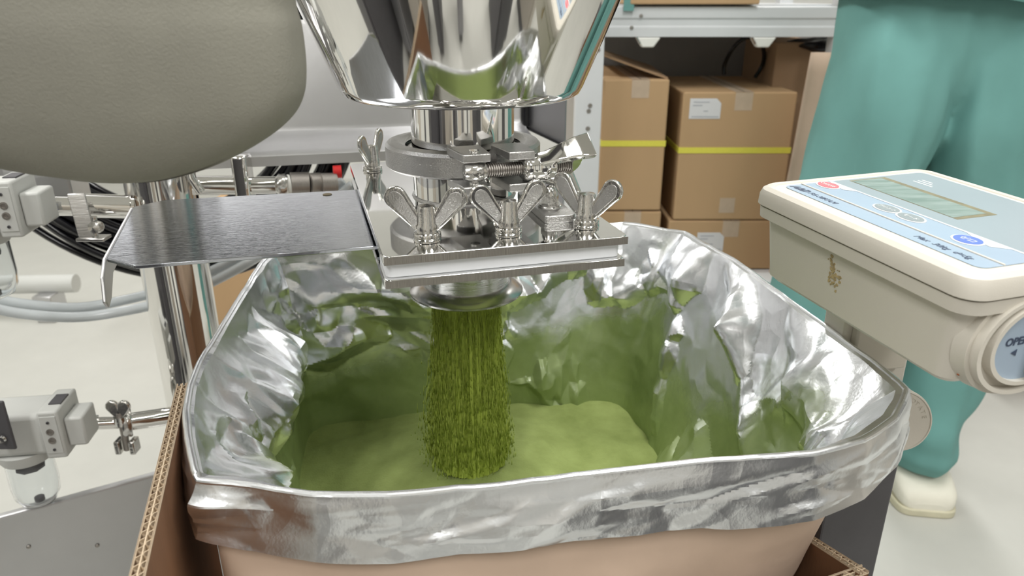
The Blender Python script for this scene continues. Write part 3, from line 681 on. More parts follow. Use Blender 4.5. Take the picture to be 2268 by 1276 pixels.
# bottom extension ridge (the shallow keel under the body) and bracket
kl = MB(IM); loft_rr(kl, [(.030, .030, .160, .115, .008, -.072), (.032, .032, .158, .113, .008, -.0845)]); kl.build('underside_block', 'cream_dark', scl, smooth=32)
# face print
fp = MB(IM).prism(rrect(.0100, .0105, .1880, D_ - .011, .006), -.0007, -.0004).build('face_panel', 'panel_blue', lid, smooth=0)
MB(IM).prism(rrect(.0108, .0535, .1872, D_ - .012, .004), -.0004, -.0002).build('grey_print', 'panel_grey', lid, smooth=0)
MB(IM).box((.0108, .0520, -.0003), (.1872, .0535, -.0001)).build('white_line', 'white_print', lid, smooth=0)
MB(IM).box((.0100, .0262, -.0006), (.1880, .0275, .0004)).build('ridge_line', 'cream', lid, smooth=0, bevel=.0003)
def ell(cx, cy, rx, ry, n=28): return [(cx + rx * math.cos(2 * PI * i / n), cy + ry * math.sin(2 * PI * i / n)) for i in range(n)]
LT = .00035
def tabp(cx, cy, rx, ry):   # button surround that flares up to the white line
    p = ell(cx, cy, rx + .0013, ry + .0013); return p
for (a, b_, rx, ry, mt, s, tsz, flare) in ((.0200, .0430, .0092, .0064, 'pink', 'ON/OFF', .0042, 1), (.0820, .0420, .0098, .0060, 'grey_btn', 'プリント', .0042, 0), (.1035, .0418, .0098, .0060, 'grey_btn', 'モード', .0042, 0), (.1495, .0412, .0088, .0072, 'blue', 'ゼロ', .0058, 1)):
    ring = MB(IM).prism(tabp(a, b_, rx, ry), -.0003, .0000)
    if flare: ring.prism([(a - rx * .2, b_ + ry * .9), (a + rx + .004, b_ + .0025), (a + rx + .012, .0525), (a - rx - .004, .0525)], -.0003, -.00002)
    ro = ring.build('button', 'white_print', lid, smooth=0)
    MB(IM).prism(ell(a, b_, rx, ry), 0.0, .0003).build('button_face', mt, ro, smooth=0)
    wdt = len(s) * tsz * (.62 if s[0] == 'O' else 1.0)
    text_mesh('button_text', s, tsz, IM @ Matrix.Translation((a - wdt / 2, b_ - tsz * .35, .0004)), 'white_print', ro, .00005)
text_mesh('brand_text', 'A&D', .0085, IM @ Matrix.Translation((.0125, .0150, -.0003)), 'ink', lid, .0001, .3, .0003)
text_mesh('model_text', 'FG-30KAM', .0062, IM @ Matrix.Translation((.0320, .0155, -.0003)), 'ink', lid, .0001, .25)
text_mesh('capacity_text', 'Max  30kg  d=5g', .0062, IM @ Matrix.Translation((.1330, .0160, -.0003)), 'ink', lid, .0001, .25)
for k in range(3): MB(IM).box((.030 + k * .0, .112 + k * .004, -.0002), (.048 - k * .004, .1132 + k * .004, -.0001)).build('print_mark', 'white_print', lid, smooth=0)
sw = MB(IM); sx0, sy0, sx1, sy1 = .0150, .0680, .1150, .0990
sw.box((sx0 - .0012, sy0 - .001, -.0004), (sx1 + .0012, sy1 + .001, -.00010)); fr = sw.build('screen_recess', 'lcd_frame', lid, smooth=0)
MB(IM).box((sx0 + .001, sy0 - .0004, -.0002), (sx1 - .003, sy1 - .0042, .00005)).build('screen', 'lcd', lid, smooth=0)
# smear and chips
sm = MB(IS); rr_ = random.Random(4)
for i in range(70):
    x = .0905 + rr_.gauss(0, .0032); z = -.040 + rr_.gauss(0, .0045) - (x - .0905) * .8; r = rr_.uniform(.0004, .0016)
    yb = .008 + (-.0256 - z) * .09
    sm.prism([(x + r * math.cos(t) * rr_.uniform(.5, 1), z + r * math.sin(t) * rr_.uniform(.5, 1)) for t in np.linspace(0, 2 * PI, 7)[:-1]], -yb - .0006, -yb + .0005, Matrix.Rotation(PI / 2, 4, 'X'))
sm.build('powder_smear', 'stain', body, smooth=0)
# end face: vertical joint, dial with OPEN mark
EM = IM @ Matrix.Translation((W_ - .0088, 0, 0)) @ Matrix(((0, 0, 1, 0), (1, 0, 0, 0), (0, 1, 0, 0), (0, 0, 0, 1)))   # local x along V, y up N, z outwards U
MB(EM).box((.0180, -.066, .0), (.0184, -.024, .0004), Matrix.Rotation(0, 4, 'Z')).build('joint_line', 'seam', body, smooth=0)
MB(EM).prism(ell(.0125, -.0655, .0016, .0009, 8), -.0006, .0006).build('rust_mark', 'rust', body, smooth=0)
dc = Matrix.Translation((.0440, -.0470, -.003))
knob = MB(EM).lathe([(.0395, 0), (.0385, .006), (.0385, .009)], dc @ Matrix.Scale(.86, 4, (0, 1, 0)), 64).build('dial_boss', 'cream', scl, smooth=30)
DM = EM @ dc @ Matrix.Translation((.001, .0, .0))
S_ = Matrix.Scale(.84, 4, (0, 1, 0))
MB(DM).lathe([(.0335, .008), (.0365, .008), (.0365, .0145), (.0335, .0145), (.0335, .008)], S_, 64, cap=False).build('dial_ring', 'cream', knob, smooth=30)
MB(DM).lathe([(.0275, .008), (.0305, .008), (.0305, .0155), (.0275, .0155), (.0275, .008)], Matrix.Translation((.002, .001, 0)) @ S_, 64, cap=False).build('dial_ring', 'cream', knob, smooth=30)
MB(DM).lathe([(0, .008), (.0275, .008), (.0275, .0125), (0, .0125)], Matrix.Translation((.002, .001, 0)) @ S_, 64).build('dial_disc', 'panel_blue', knob, smooth=30)
text_mesh('open_text', 'OPEN', .0068, DM @ Matrix.Translation((-.0165, .0015, .0127)), 'ink', knob, .0001, .1, .0002)
MB(DM).prism([(-.0105, -.0035), (-.0065, -.0015), (-.0065, -.0058)], .0126, .0129).build('arrow_mark', 'ink', knob, smooth=0)
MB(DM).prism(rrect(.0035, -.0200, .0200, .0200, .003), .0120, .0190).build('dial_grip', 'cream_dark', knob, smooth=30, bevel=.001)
# neck plate, hinge cap with raised letters
ar = MB()
pa, pb = Vector((.300, .640, .775)), Vector((.322, .560, .650))
AF = frame((0.327, 0.548, 0), ca)
ar.X = AF
arm = ar.box((-0.055, 0.012, .640), (0.012, .040, .785)).build('neck_plate', 'cream', scl, smooth=30, bevel=.002)
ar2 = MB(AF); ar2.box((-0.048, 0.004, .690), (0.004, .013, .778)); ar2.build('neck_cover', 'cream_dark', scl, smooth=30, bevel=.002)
capc = atz(1992, 932, .6585); 
capd = Vector((-.12, -.86, .36)).normalized(); capd = Vector((-.10, -.95, .25)).normalized()
CM = axisframe(capc - capd * .012, capd)
pc = MB(CM).lathe([(.0262, 0), (.0262, .010), (.0255, .0118), (.0245, .0122), (.0238, .0116), (.0, .0116)], n=56).build('pivot_cap', 'cream', scl, smooth=30)
s = 'TO ROTATE'
for i, ch in enumerate(s):
    if ch == ' ': continue
    a = math.radians(112 - i * 12.5)
    T = CM @ Matrix.Rotation(PI - 0.15, 4, 'Z') if False else CM
    # letters run clockwise round the upper edge as seen from the front
    xr = CM.to_3x3() @ Vector((1, 0, 0)); 
    T = CM @ Matrix.Rotation(a, 4, 'Z') @ Matrix.Translation((.0200, 0, .0116)) @ Matrix.Rotation(-PI / 2, 4, 'Z') @ Matrix.Translation((-.0015, -.002, 0))
    text_mesh('cap_letter', ch, .0050, T, 'cream_dark', pc, .0003)

# ------------------------------------------------------------------ machine stand behind left: panel, pole, pipes
MY = math.radians(13.5)
mc = thing('machine_stand', (-0.46, 0.95, 0.0), 'stainless machine stand with broad satin panel and round polished post', 'machine')
pole = MB(); pole.cyl((-0.459, 0.95, 0.02), (-0.459, 0.95, 0.93), 0.0435, n=64); pole.build('post', 'polished', mc)
MB().lathe([(0.10, 0), (0.10, 0.015), (0.05, 0.02), (0.05, 0.03)], Matrix.Translation((-0.459, 0.95, 0)), 48).build('post_base', 'brushed', mc)
PF = frame((-0.25, 1.06, 0), MY)
pf = [(0.02, .948), (0, .951), (-.004, .945), (-.004, .812), (-.006, .806), (-.016, .799), (-.040, .795), (-.060, .790), (-.074, .787), (-.076, .785), (-.076, .772), (-.073, .772), (-.073, .783), (0.0, .795), (.004, .806), (.004, .944), (.02, .944)]
rws = [[(x, y, z) for (y, z) in pf] for x in (-0.40, 0.0, 0.275)]
pm = MB(PF).grid(rws, True); n = len(pf)
pm.add(rws[0], [tuple(range(n))]); pm.add(rws[2], [tuple(range(n))]); pm.build('front_panel', 'satin', mc, smooth=35)
MB(PF).add([(.276, 0, .795), (.325, -.047, .775), (.325, -.047, .951), (.276, 0, .951), (.279, .003, .795), (.328, -.044, .775), (.328, -.044, .951), (.279, .003, .951)], [(0, 1, 2, 3), (7, 6, 5, 4), (0, 4, 5, 1), (1, 5, 6, 2), (2, 6, 7, 3), (3, 7, 4, 0)]).build('end_panel', 'satin_dark', mc, smooth=0)  # shade at this inner corner is put in with the darker steel colour
ep = MB(PF); ep.cyl((.276, -.008, .80), (.276, -.008, .85), .006, n=12); ep.cyl((.278, -.006, .797), (.322, -.050, .777), .0022, n=8); ep.build('corner_latch', 'black_rubber', mc)
MB(PF).box((-0.50, 0.02, .70), (-0.36, 0.10, .95)).build('panel_bracket', 'satin', mc, smooth=0, bevel=.003)
# lower tray of the stand
ta, tb = at(-40, 1160, .74), at(330, 1112, .83)
tf = (tb - ta); tf.z = 0; ln = tf.length; tf.normalize(); TF = frame((ta.x - .1, ta.y - .02, 0), math.atan2(tf.y, tf.x))
zt = (ta.z + tb.z) / 2
MB(TF).box((-0.2, 0, zt - .32), (0.52, 0.012, zt)).build('tray_front', 'satin', mc, smooth=0, bevel=.003)
MB(TF).box((0.505, 0.0125, 0.03), (0.52, 0.40, zt - .10)).build('tray_side', 'satin', mc, smooth=0, bevel=.002)
for k in range(4):
    q = TF @ Vector((0.13 + k * .075, -.001, zt - .055 - (k % 2) * .03)); MB(axisframe(q, TF.to_3x3() @ Vector((0, -1, 0)))).lathe([(.0028, 0), (.002, .001), (0, .0012)], n=12).build('rivet', 'edge', mc)

def pipe_run(mb, pts, r, n=24): mb.tube(pts, r, n)
# upper pipe line joining the post
up = thing('air_pipe', tuple(at(70, 455, .90)), 'polished air pipe with clamp bands crossing the post below the grey cover', 'pipe')
a, b_ = at(80, 455, .88), at(300, 458, .915)
m_ = MB(); m_.cyl(a, b_, .0125); m_.build('pipe', 'polished', up)
m_ = MB(); m_.cyl(at(178, 455, .895), at(292, 458, .912), .0150); m_.build('pipe_sleeve', 'polished', up)
m_ = MB(); m_.cyl(at(97, 456, .883), at(108, 456, .885), .0165, n=6); m_.build('hex_collar', 'castshiny', up, smooth=30)
m_ = MB(); m_.cyl(at(48, 455, .876), at(78, 455, .88), .0150); 
for k in range(4): m_.cyl(at(50 + k * 8, 455, .876), at(54 + k * 8, 455, .877), .0160)
m_.build('white_coupling', 'white_plastic', up)
q = at(118, 462, .868)
text_mesh('pipe_print', '316L', .008, Matrix.Translation(at(128, 478, .872)) @ Matrix.Rotation(PI / 2, 4, 'Y') @ Matrix.Rotation(0, 4, 'Z') if False else Matrix.Translation(at(126, 476, .871)) @ Matrix.Rotation(PI / 2, 4, 'X') @ Matrix.Rotation(PI / 2, 4, 'Z'), 'blue', up, .0002)
# flat clamp strap hanging from it
sp = [at(147, 430, .87), at(158, 470, .865), at(172, 520, .86), at(178, 533, .86)]
stv = []
for p in sp:
    for dx, dy in ((0, 0), (.019, .004), (.019, .007), (0, .003)): stv.append(p + Vector((dx, dy, 0)))
MB().add(stv, [(i * 4 + k, i * 4 + (k + 1) % 4, i * 4 + 4 + (k + 1) % 4, i * 4 + 4 + k) for i in range(3) for k in range(4)] + [(0, 3, 2, 1), (12, 13, 14, 15)]).build('clamp_strap', 'brushed', up, smooth=30, bevel=.001)
m_ = MB(); m_.box((0, 0, 0), (.034, .02, .004), Matrix.Translation(at(168, 536, .858))); m_.build('strap_foot', 'brushed', up, bevel=.001)
m_ = MB(); m_.cyl(at(208, 480, .865), at(212, 530, .865), .0035); m_.lathe([(0, -.008), (.007, -.006), (.0085, 0), (.007, .006), (0, .008)], axisframe(at(213, 503, .862), (0, -1, 0.2)), 16); m_.build('strap_bolt', 'castshiny', up)
# pipe to the right of the post
rp = thing('branch_pipe', tuple(at(440, 410, .93)), 'polished branch pipe with union fitting just right of the post', 'pipe')
m_ = MB(); m_.cyl(at(425, 410, .93), at(528, 410, .95), .0125); m_.cyl(at(552, 411, .955), at(618, 410, .965), .0115); m_.build('pipe', 'polished', rp)
m_ = MB(); m_.tube([at(420, 372, .925), at(424, 395, .922), at(436, 412, .920), at(445, 424, .922)], .006, 12); m_.build('elbow_bend', 'polished', rp)
m_ = MB(); m_.box((-.010, -.016, -.03), (.010, .012, .034), Matrix.Translation(at(541, 398, .952))); m_.build('clamp_band', 'polished', rp, bevel=.004)
m_ = MB(); m_.lathe([(.011, 0), (.015, .004), (.015, .012), (.012, .016)], axisframe(at(612, 411, .962), (1, .15, 0)), 24); m_.build('hex_nut', 'castshiny', rp)
m_ = MB(); m_.cyl(at(630, 410, .967), at(642, 409, .97), .0135); m_.build('white_bush', 'white_plastic', rp)
for (x0, x1, r) in ((644, 684, .0150), (686, 710, .0142), (712, 745, .0140)):
    m_ = MB(); m_.cyl(at(x0, 407, .972), at(x1, 406, .98), r, n=24); m_.build('brass_union', 'edge', rp, smooth=30)
m_ = MB(); m_.cyl(at(738, 381, .985), at(756, 380, .988), .0085); tag(m_.build('red_fitting', 'red'), 'small red hose fitting behind the valve plate corner', 'fitting')

# filter regulators
def hexa(mb, cx, cy, cz, w, d, h, ch, X):
    mb.prism([(-w + ch, -d), (w - ch, -d), (w, -d + ch), (w, d - ch), (w - ch, d), (-w + ch, d), (-w, d - ch), (-w, -d + ch)], -h, h, X @ Matrix.Translation((cx, cy, cz)))
def regulator(c, rz, label, small=False, pipes=True):
    X = frame(c, rz); t = thing('filter_regulator', tuple(c - Vector((0, 0, .14))), label, 'air filter', rz=rz)
    b = MB(X).box((-.060, -.028, -.030), (.030, .028, .028)); b.build('body', 'lt_grey', t, smooth=30, bevel=.007)
    MB(X).box((.026, -.030, -.034), (.050, .030, .032)).build('end_block', 'lt_grey', t, smooth=30, bevel=.003)
    MB(X).box((.0285, -.0312, -.026), (.0475, -.0298, .026)).build('port_plate', 'lt_grey', t, smooth=0, bevel=.0008)
    for (z, r) in ((.018, .0018), (.005, .0044), (-.007, .0044), (-.020, .0018)):
        q = X @ Vector((.038, -.0312, z)); MB(axisframe(q, X.to_3x3() @ Vector((0, -1, 0)))).lathe([(r, 0), (r, .0012), (r * .6, .0014), (r * .55, .0004), (0, .0004)], n=16).build('screw', 'dark_grey' if r < .003 else 'edge', t)
    MB(X).prism([(-.020, -.020), (.020, -.020), (.020, .020), (-.020, .020)], 0, .022, Matrix.Translation((.050, 0, -.004)) @ Matrix.Rotation(PI / 2, 4, 'Y')).build('port_boss', 'lt_grey', t, smooth=30, bevel=.003)
    MB(X).box((.034, -.012, .0315), (.048, .012, .0335)).build('slot', 'dark_grey', t, smooth=0)
    MB(X).lathe([(.034, -.030), (.031, -.042), (.029, -.046)], Matrix.Translation((-.012, 0, 0)), 32).build('lower_collar', 'lt_grey', t)
    # clear bowl, closed dome at the bottom
    MB(X).lathe([(.027, -.044), (.0275, -.085), (.026, -.100), (.020, -.112), (.010, -.117), (0, -.118), (0, -.116), (.0095, -.115), (.0185, -.110), (.024, -.099), (.0255, -.085), (.025, -.044)], Matrix.Translation((-.012, 0, 0)), 40, cap=False).build('bowl', 'clear', t)
    MB(X).lathe([(.0, -.046), (.014, -.046), (.014, -.056), (.017, -.058), (.017, -.062), (0, -.062)], Matrix.Translation((-.012, 0, 0)), 8).build('filter_element', 'dark_grey', t)
    MB(X).lathe([(.006, -.114), (.006, -.108), (0, -.106)], Matrix.Translation((-.012, 0, 0)), 12).build('drain_valve', 'dark_grey', t)
    return t
r1 = regulator(at(65, 940, .80), math.radians(8), 'light grey air filter with clear bowl at lower left beside the low pipe')
r2 = regulator(at(-38, 452, .84), math.radians(8), 'light grey air filter cut by the left edge below the grey cover')
gp = thing('pressure_gauge', tuple(at(-10, 960, .74)), 'dark edged bracket at the left edge beside the lower air filter', 'bracket')
MB().box((-.03, 0, -.035), (.004, .004, .03), Matrix.Translation(at(12, 940, .74))).build('plate', 'dark_grey', gp, bevel=.002)
MB().lathe([(.005, 0), (.004, .003), (0, .0035)], axisframe(at(5, 973, .738), (0, -1, 0)), 16).build('screw', 'castshiny', gp)
# lower pipe with ferrule clamp
lp = thing('drain_pipe', tuple(at(300, 930, .86)), 'short polished pipe with small winged clamp right of the lower air filter', 'pipe')
m_ = MB(); m_.cyl(at(285, 935, .875), at(415, 915, .91), .0125); m_.build('pipe', 'polished', lp)
m_ = MB(); m_.cyl(at(205, 938, .855), at(275, 936, .872), .0085); m_.build('thin_pipe', 'polished', lp)
m_ = MB(); m_.cyl(at(172, 940, .846), at(204, 938, .854), .0125); m_.build('white_bush', 'white_plastic', lp)
m_ = MB(); m_.cyl(at(204, 938, .854), at(216, 938, .857), .0115); m_.build('collar', 'castshiny', lp)
q = at(281, 935, .873); dv = (at(415, 915, .91) - at(285, 935, .875)).normalized()
MB(axisframe(q, dv)).lathe([(.012, -.006), (.0195, -.006), (.021, -.004), (.021, .004), (.0195, .006), (.012, .006)], n=32, cap=False).build('clamp_ring', 'castshiny', lp)
for sg in (-1, 1):
    T = Matrix.Translation(q + Vector((0, -.012, .014))) @ Matrix.Rotation(sg * .42, 4, 'Y') @ Matrix.Rotation(PI / 2, 4, 'X')
    MB(T).prism(teardrop(.004, .0085, .028), -.003, .003).build('wing', 'castshiny', lp, smooth=40, bevel=.0015)
m_ = MB(); m_.cyl(q + Vector((0, -.012, -.036)), q + Vector((0, -.012, .022)), .0045); m_.build('bolt', 'edge', lp)
m_ = MB(); m_.cyl(q + Vector((0, -.012, .004)), q + Vector((0, -.012, .017)), .0085); m_.build('nut', 'castshiny', lp)
for sg in (-1, 1):
    m_ = MB(); m_.box((-.004, -.012, -.040), (.004, .006, -.020), Matrix.Translation(q + Vector((sg * .010, -.008, 0)))); m_.build('fork', 'castshiny', lp, bevel=.002)

# hose coils
hc = thing('hose_coil', tuple(at(330, 560, 1.22)), 'thick coil of many black hoses hanging behind the satin panel', 'hose')
c0 = at(330, 215, 1.22); rh = random.Random(2)
for k in range(24):
    R_ = .325 - (k % 12) * .0105 + rh.uniform(-.004, .004); cy = c0.y + (k // 12) * .022 + rh.uniform(-.006, .006)
    off = Vector((rh.uniform(-.012, .012), 0, rh.uniform(-.008, .008)))
    pts = [(c0.x + off.x + R_ * 1.02 * math.cos(a) + .004 * math.sin(3 * a + k), cy + .01 * math.sin(2 * a + k), c0.z + off.z + R_ * .93 * math.sin(a) + .003 * math.sin(2 * a + k)) for a in np.linspace(0, 2 * PI, 90)[:-1]]
    m_ = MB(); m_.tube(pts, .0068, 8, closed=True); m_.build('hose', 'black_rubber', hc, smooth=180)
def hose(name, pts, r, label, mt='clear_hose'):
    m_ = MB(); m_.tube(catmull(pts, 10), r, 12); return tag(m_.build(name, mt, smooth=180), label, 'hose')
hose('clear_hose', [at(-60, 650, .95), at(30, 670, .97), at(160, 682, .99), at(260, 668, 1.01), at(370, 640, 1.05), at(470, 600, 1.07), at(560, 552, 1.1), at(640, 500, 1.12), at(760, 400, 1.13)], .0075, 'milky clear hose curving across behind the post, upper of two')
hose('clear_hose', [at(-60, 668, .93), at(30, 692, .95), at(160, 703, .97), at(270, 690, .99), at(380, 664, 1.03), at(480, 620, 1.06), at(570, 570, 1.09), at(660, 510, 1.11), at(780, 410, 1.12)], .0075, 'milky clear hose curving across behind the post, lower of two')
hose('white_hose', [at(600, -40, 1.3), at(655, -15, 1.3), at(690, 10, 1.3), at(725, 40, 1.3), at(760, 80, 1.3), at(800, 140, 1.3)], .010, 'white hose at the top edge left of the hopper')
# carton and pale equipment far behind left, glimpsed under the panel
t_ = thing('carton_box', (-0.62, 2.3, 0), 'brown carton glimpsed between pipes below the satin panel', 'carton')
MB().box((-.95, 2.1, 0), (-.55, 2.5, .38)).build('carton_body', 'kraft_box', t_, bevel=.003); MB().box((-.78, 2.098, .2), (-.72, 2.1005, .38)).build('tape_strip', 'tape', t_, smooth=0)
t_ = thing('floor_pipe', (-1.75, 2.2, 0), 'pale pipe on low feet far behind at the left edge', 'pipe')
m_ = MB(); m_.cyl((-2.3, 2.2, .11), (-1.42, 2.25, .11), .03); m_.build('pipe', 'lt_grey', t_)
for x in (-2.1, -1.5): m_ = MB(); m_.box((x - .03, 2.18, 0), (x + .03, 2.26, .09)); m_.build('foot', 'satin', t_, bevel=.004)

# ------------------------------------------------------------------ large grey-beige cover in the upper left foreground
gc = MB(); YC = .37
R = [(605, -120), (605, 0), (620, 60), (629, 120), (633, 180), (628, 232), (606, 278), (560, 322), (500, 360), (430, 392), (360, 414), (300, 426), (240, 431), (190, 433)]
Lf = [(-420, -120), (-420, 0), (-430, 60), (-430, 120), (-420, 180), (-400, 232), (-370, 278), (-310, 322), (-230, 350), (-130, 375), (-40, 397), (40, 410), (110, 424), (180, 432)]
rws = []
RR = catmull([at(x, y, YC) for x, y in R], 6); LL = catmull([at(x, y, YC) for x, y in Lf], 6)
for i, (r_, l_) in enumerate(zip(RR, LL)):
    w_ = (r_[0] - l_[0]) / 2; cx = (r_[0] + l_[0]) / 2; zz = (r_[2] + l_[2]) / 2; row = []
    dpt = .040 * min(1, (w_ / .15)) ** .6
    for k in range(72):
        a = 2 * PI * k / 72; c, s = math.cos(a), math.sin(a)
        sx = math.copysign(abs(c) ** .75, c); sy = math.copysign(abs(s) ** .5, s)
        z_ = (r_[2] + l_[2]) / 2 + (r_[2] - l_[2]) / 2 * sx
        y_ = YC + .03 + dpt * sy + (.004 * noise.noise(Vector((cx + w_ * sx, z_, 0)) * 14) if abs(c) < .95 else 0)
        row.append((cx + w_ * sx, y_, z_))
    rws.append(row)
top = [(p[0], p[1], 1.25) for p in rws[0]]; rws = [top] + rws
gc.grid(rws, True); n = 72; gc.add(rws[-1], [tuple(range(n))]); gc.add(rws[0], [tuple(range(n))])
tag(gc.build('filter_bag', 'cover', smooth=180), 'large grey-beige cloth cover hanging close in the upper left corner', 'cover')

# ------------------------------------------------------------------ rack with cartons behind right
YS = 1.9
rk = thing('storage_rack', (0.6, YS + .2, 0), 'white steel storage rack with a thick beam above the cartons', 'rack')
zb0, zb1 = at(1500, 82, YS).z, at(1500, 14, YS).z
bxr = at(1888, 50, YS).x
bmn = MB().add(*(lambda pf: ([(x, YS + y, z) for x in (.10, bxr) for (y, z) in pf], [(i, (i + 1) % len(pf), (i + 1) % len(pf) + len(pf), i + len(pf)) for i in range(len(pf))] + [tuple(range(len(pf))), tuple(range(2 * len(pf) - 1, len(pf) - 1, -1))]))(
    [(0, zb0), (0, zb0 + .022), (.004, zb0 + .026), (.004, zb1 - .030), (0, zb1 - .026), (0, zb1 - .002), (.004, zb1), (.04, zb1), (.04, zb0)])).build('front_beam', 'white_steel', rk, smooth=0, bevel=.001)
for (px, py) in ((1399, 61), (1875, 30), (1867, 68), (1420, 35)):
    MB(axisframe(at(px, py, YS - .001), (0, -1, 0))).lathe([(.0045, 0), (.004, .002), (0, .0025)], n=12).build('screw', 'edge', bmn)
pxl, pxr = at(1272, 300, YS - .06).x, at(1330, 300, YS - .06).x
ps = MB().box((pxl, YS - .06, 0), (pxr, YS - .02, 1.9)).build('post', 'white_steel', rk, smooth=0, bevel=.002)
for k in range(7):
    for py_ in (190 + 0,): pass
for (px, py) in ((1307, 234), (1304, 246), (1302, 285), (1325, 110)):
    MB(axisframe(at(px, py, YS - .061), (0, -1, 0))).lathe([(.0055, 0), (.005, .001), (.002, .0014), (0, .0006)], n=14).build('hole', 'edge', ps)
MB().box((pxl, YS + .42, 0), (pxr, YS + .46, 1.9)).build('post', 'white_steel', rk, smooth=0, bevel=.002)
MB().box((bxr - .04, YS + .0, 0), (bxr, YS + .04, 1.9)).build('post', 'white_steel', rk, smooth=0, bevel=.002)
MB().box((bxr - .04, YS + .42, 0), (bxr, YS + .46, 1.9)).build('post', 'white_steel', rk, smooth=0, bevel=.002)
MB().box((pxl, YS + .04, zb1 - .012), (bxr, YS + .46, zb1 + .004)).build('shelf_deck', 'white_steel', rk, smooth=0)
zl = at(1600, 596, YS).z
MB().box((pxr, YS - .03, zl - .055), (bxr + .15, YS + .46, zl - .002)).build('shelf_deck', 'white_steel', rk, smooth=0, bevel=.004)
MB().box((pxl, YS + .47, 0.2), (bxr + .6, YS + .48, zb1)).build('back_sheet', 'grey_wall', rk, smooth=0)
for px in (1435, 1690):
    q = at(px, 90, YS); hk = thing('beam_hook', tuple(q), 'white plastic hook under the rack beam, %s one' % ('left' if px < 1500 else 'right'), 'hook')
    MB(Matrix.Translation((q.x, YS + .005, 0))).prism([(-.030, zb0 - .001), (.030, zb0 - .001), (.014, zb0 - .024), (-.014, zb0 - .024)], -.012, .012, Matrix.Rotation(PI / 2, 4, 'X')).build('hook_body', 'white_plastic', hk, smooth=30, bevel=.003)
    MB().cyl((q.x - .02, YS - .008, zb0 - .015), (q.x - .03, YS - .008, zb0 + .0), .003, n=8).build('wire_clip', 'castshiny', hk)
def carton(px0, px1, py0, py1, Y, dep, label, tape=True, strap=None, lbl=None, g=None, mt='kraft_box'):
    a = at(px0, py0, Y); b = at(px1, py0, Y); z1 = a.z; z0 = at((px0 + px1) / 2, py1, Y).z
    t = thing('carton_box', ((a.x + b.x) / 2, Y + dep / 2, z0), label, 'carton', g)
    MB().box((a.x, Y, z0), (b.x, Y + dep, z1)).build('carton_body', mt, t, smooth=0, bevel=.004)
    cx = (a.x + b.x) / 2 + .01
    if tape:
        MB().box((cx - .022, Y - .0006, z1 - .045), (cx + .022, Y + .0002, z1 - .001)).build('tape_strip', 'tape', t, smooth=0)
        MB().box((cx - .022, Y + .001, z1 + .0), (cx + .022, Y + dep, z1 + .0006)).build('tape_strip', 'tape', t, smooth=0)
        MB().box((cx - .0015, Y + .003, z1 + .0002), (cx + .0015, Y + dep, z1 + .0009)).build('flap_joint', 'seam', t, smooth=0)
    if strap is not None:
        zs = at((px0 + px1) / 2, strap, Y).z
        sm_ = MB(); sm_.box((a.x - .0012, Y - .0012, zs - .0075), (b.x + .0012, Y + dep + .0012, zs + .0075)); sm_.build('strap_band', 'strap', t, smooth=0)
    if lbl:
        p, q = at(lbl[0], lbl[1], Y), at(lbl[2], lbl[3], Y)
        lo = MB(Matrix.Translation((0, Y, 0)) @ Matrix.Rotation(PI / 2, 4, 'X')).prism([(p.x, q.z), (q.x, q.z), (q.x, p.z - .012), (q.x - .012, p.z), (p.x, p.z)], .0005, .0012).build('paper_label', 'label', t, smooth=0)
        for k, (w0, w1) in enumerate(((.12, .62), (.10, .40), (.45, .60), (.08, .95))):
            zz = p.z + (q.z - p.z) * (.18, .34, .62, .9)[k]; xw = q.x - p.x
            MB().box((p.x + xw * w0, Y - .0016, zz - .0012), (p.x + xw * w1, Y - .0011, zz + .0012)).build('label_print', 'label_ink', lo, smooth=0)
    return t
carton(1338, 1484, 176, 466, YS, .40, 'brown carton with yellow strap next to the white rack post', strap=318)
c2 = carton(1514, 1768, 204, 487, YS + .0, .40, 'brown carton with yellow strap and white label, right of the strapped pair', strap=333, lbl=(1529, 218, 1594, 263))
carton(1322, 1465, 469, 596, YS, .40, 'brown carton low on the rack, under the left strapped carton')
carton(1482, 1742, 489, 596, YS - .0, .40, 'brown carton low on the rack, under the labelled carton', lbl=(1545, 515, 1600, 556))
# smudge of old tape on the labelled carton
q = at(1610, 455, YS); MB(Matrix.Translation((q.x, YS - .0007, q.z))).box((-.02, 0, -.02), (.02, .0006, .02)).build('tape_patch', 'tape', c2, smooth=0)
q = at(1645, 232, YS); MB(Matrix.Translation((q.x, YS - .0007, q.z))).box((-.018, 0, -.012), (.015, .0006, .012)).build('tape_patch', 'tape', c2, smooth=0)
# open flap of the left carton
pts = [at(1330, 118, YS + .05), at(1480, 172, YS + .01)]
f0, f1 = pts; MB().add([f0, f1, f1 + Vector((.02, .38, 0)), f0 + Vector((.0, .38, .0)), f0 + Vector((0, 0, -.005)), f1 + Vector((0, 0, -.005)), f1 + Vector((.02, .38, -.005)), f0 + Vector((0, .38, -.005))],
    [(0, 1, 2, 3), (7, 6, 5, 4), (0, 4, 5, 1), (1, 5, 6, 2), (2, 6, 7, 3), (3, 7, 4, 0)])
fl_ = MB().add([f0, f1, f1 + Vector((.02, .36, 0)), f0 + Vector((.0, .36, .0)), f0 + Vector((0, 0, -.005)), f1 + Vector((0, 0, -.005)), f1 + Vector((.02, .36, -.005)), f0 + Vector((0, .36, -.005))],
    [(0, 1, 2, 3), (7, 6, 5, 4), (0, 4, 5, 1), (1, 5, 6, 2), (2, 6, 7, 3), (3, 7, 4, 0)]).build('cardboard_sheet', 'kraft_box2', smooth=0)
tag(fl_, 'loose cardboard sheet leaning over the left strapped carton', 'cardboard')
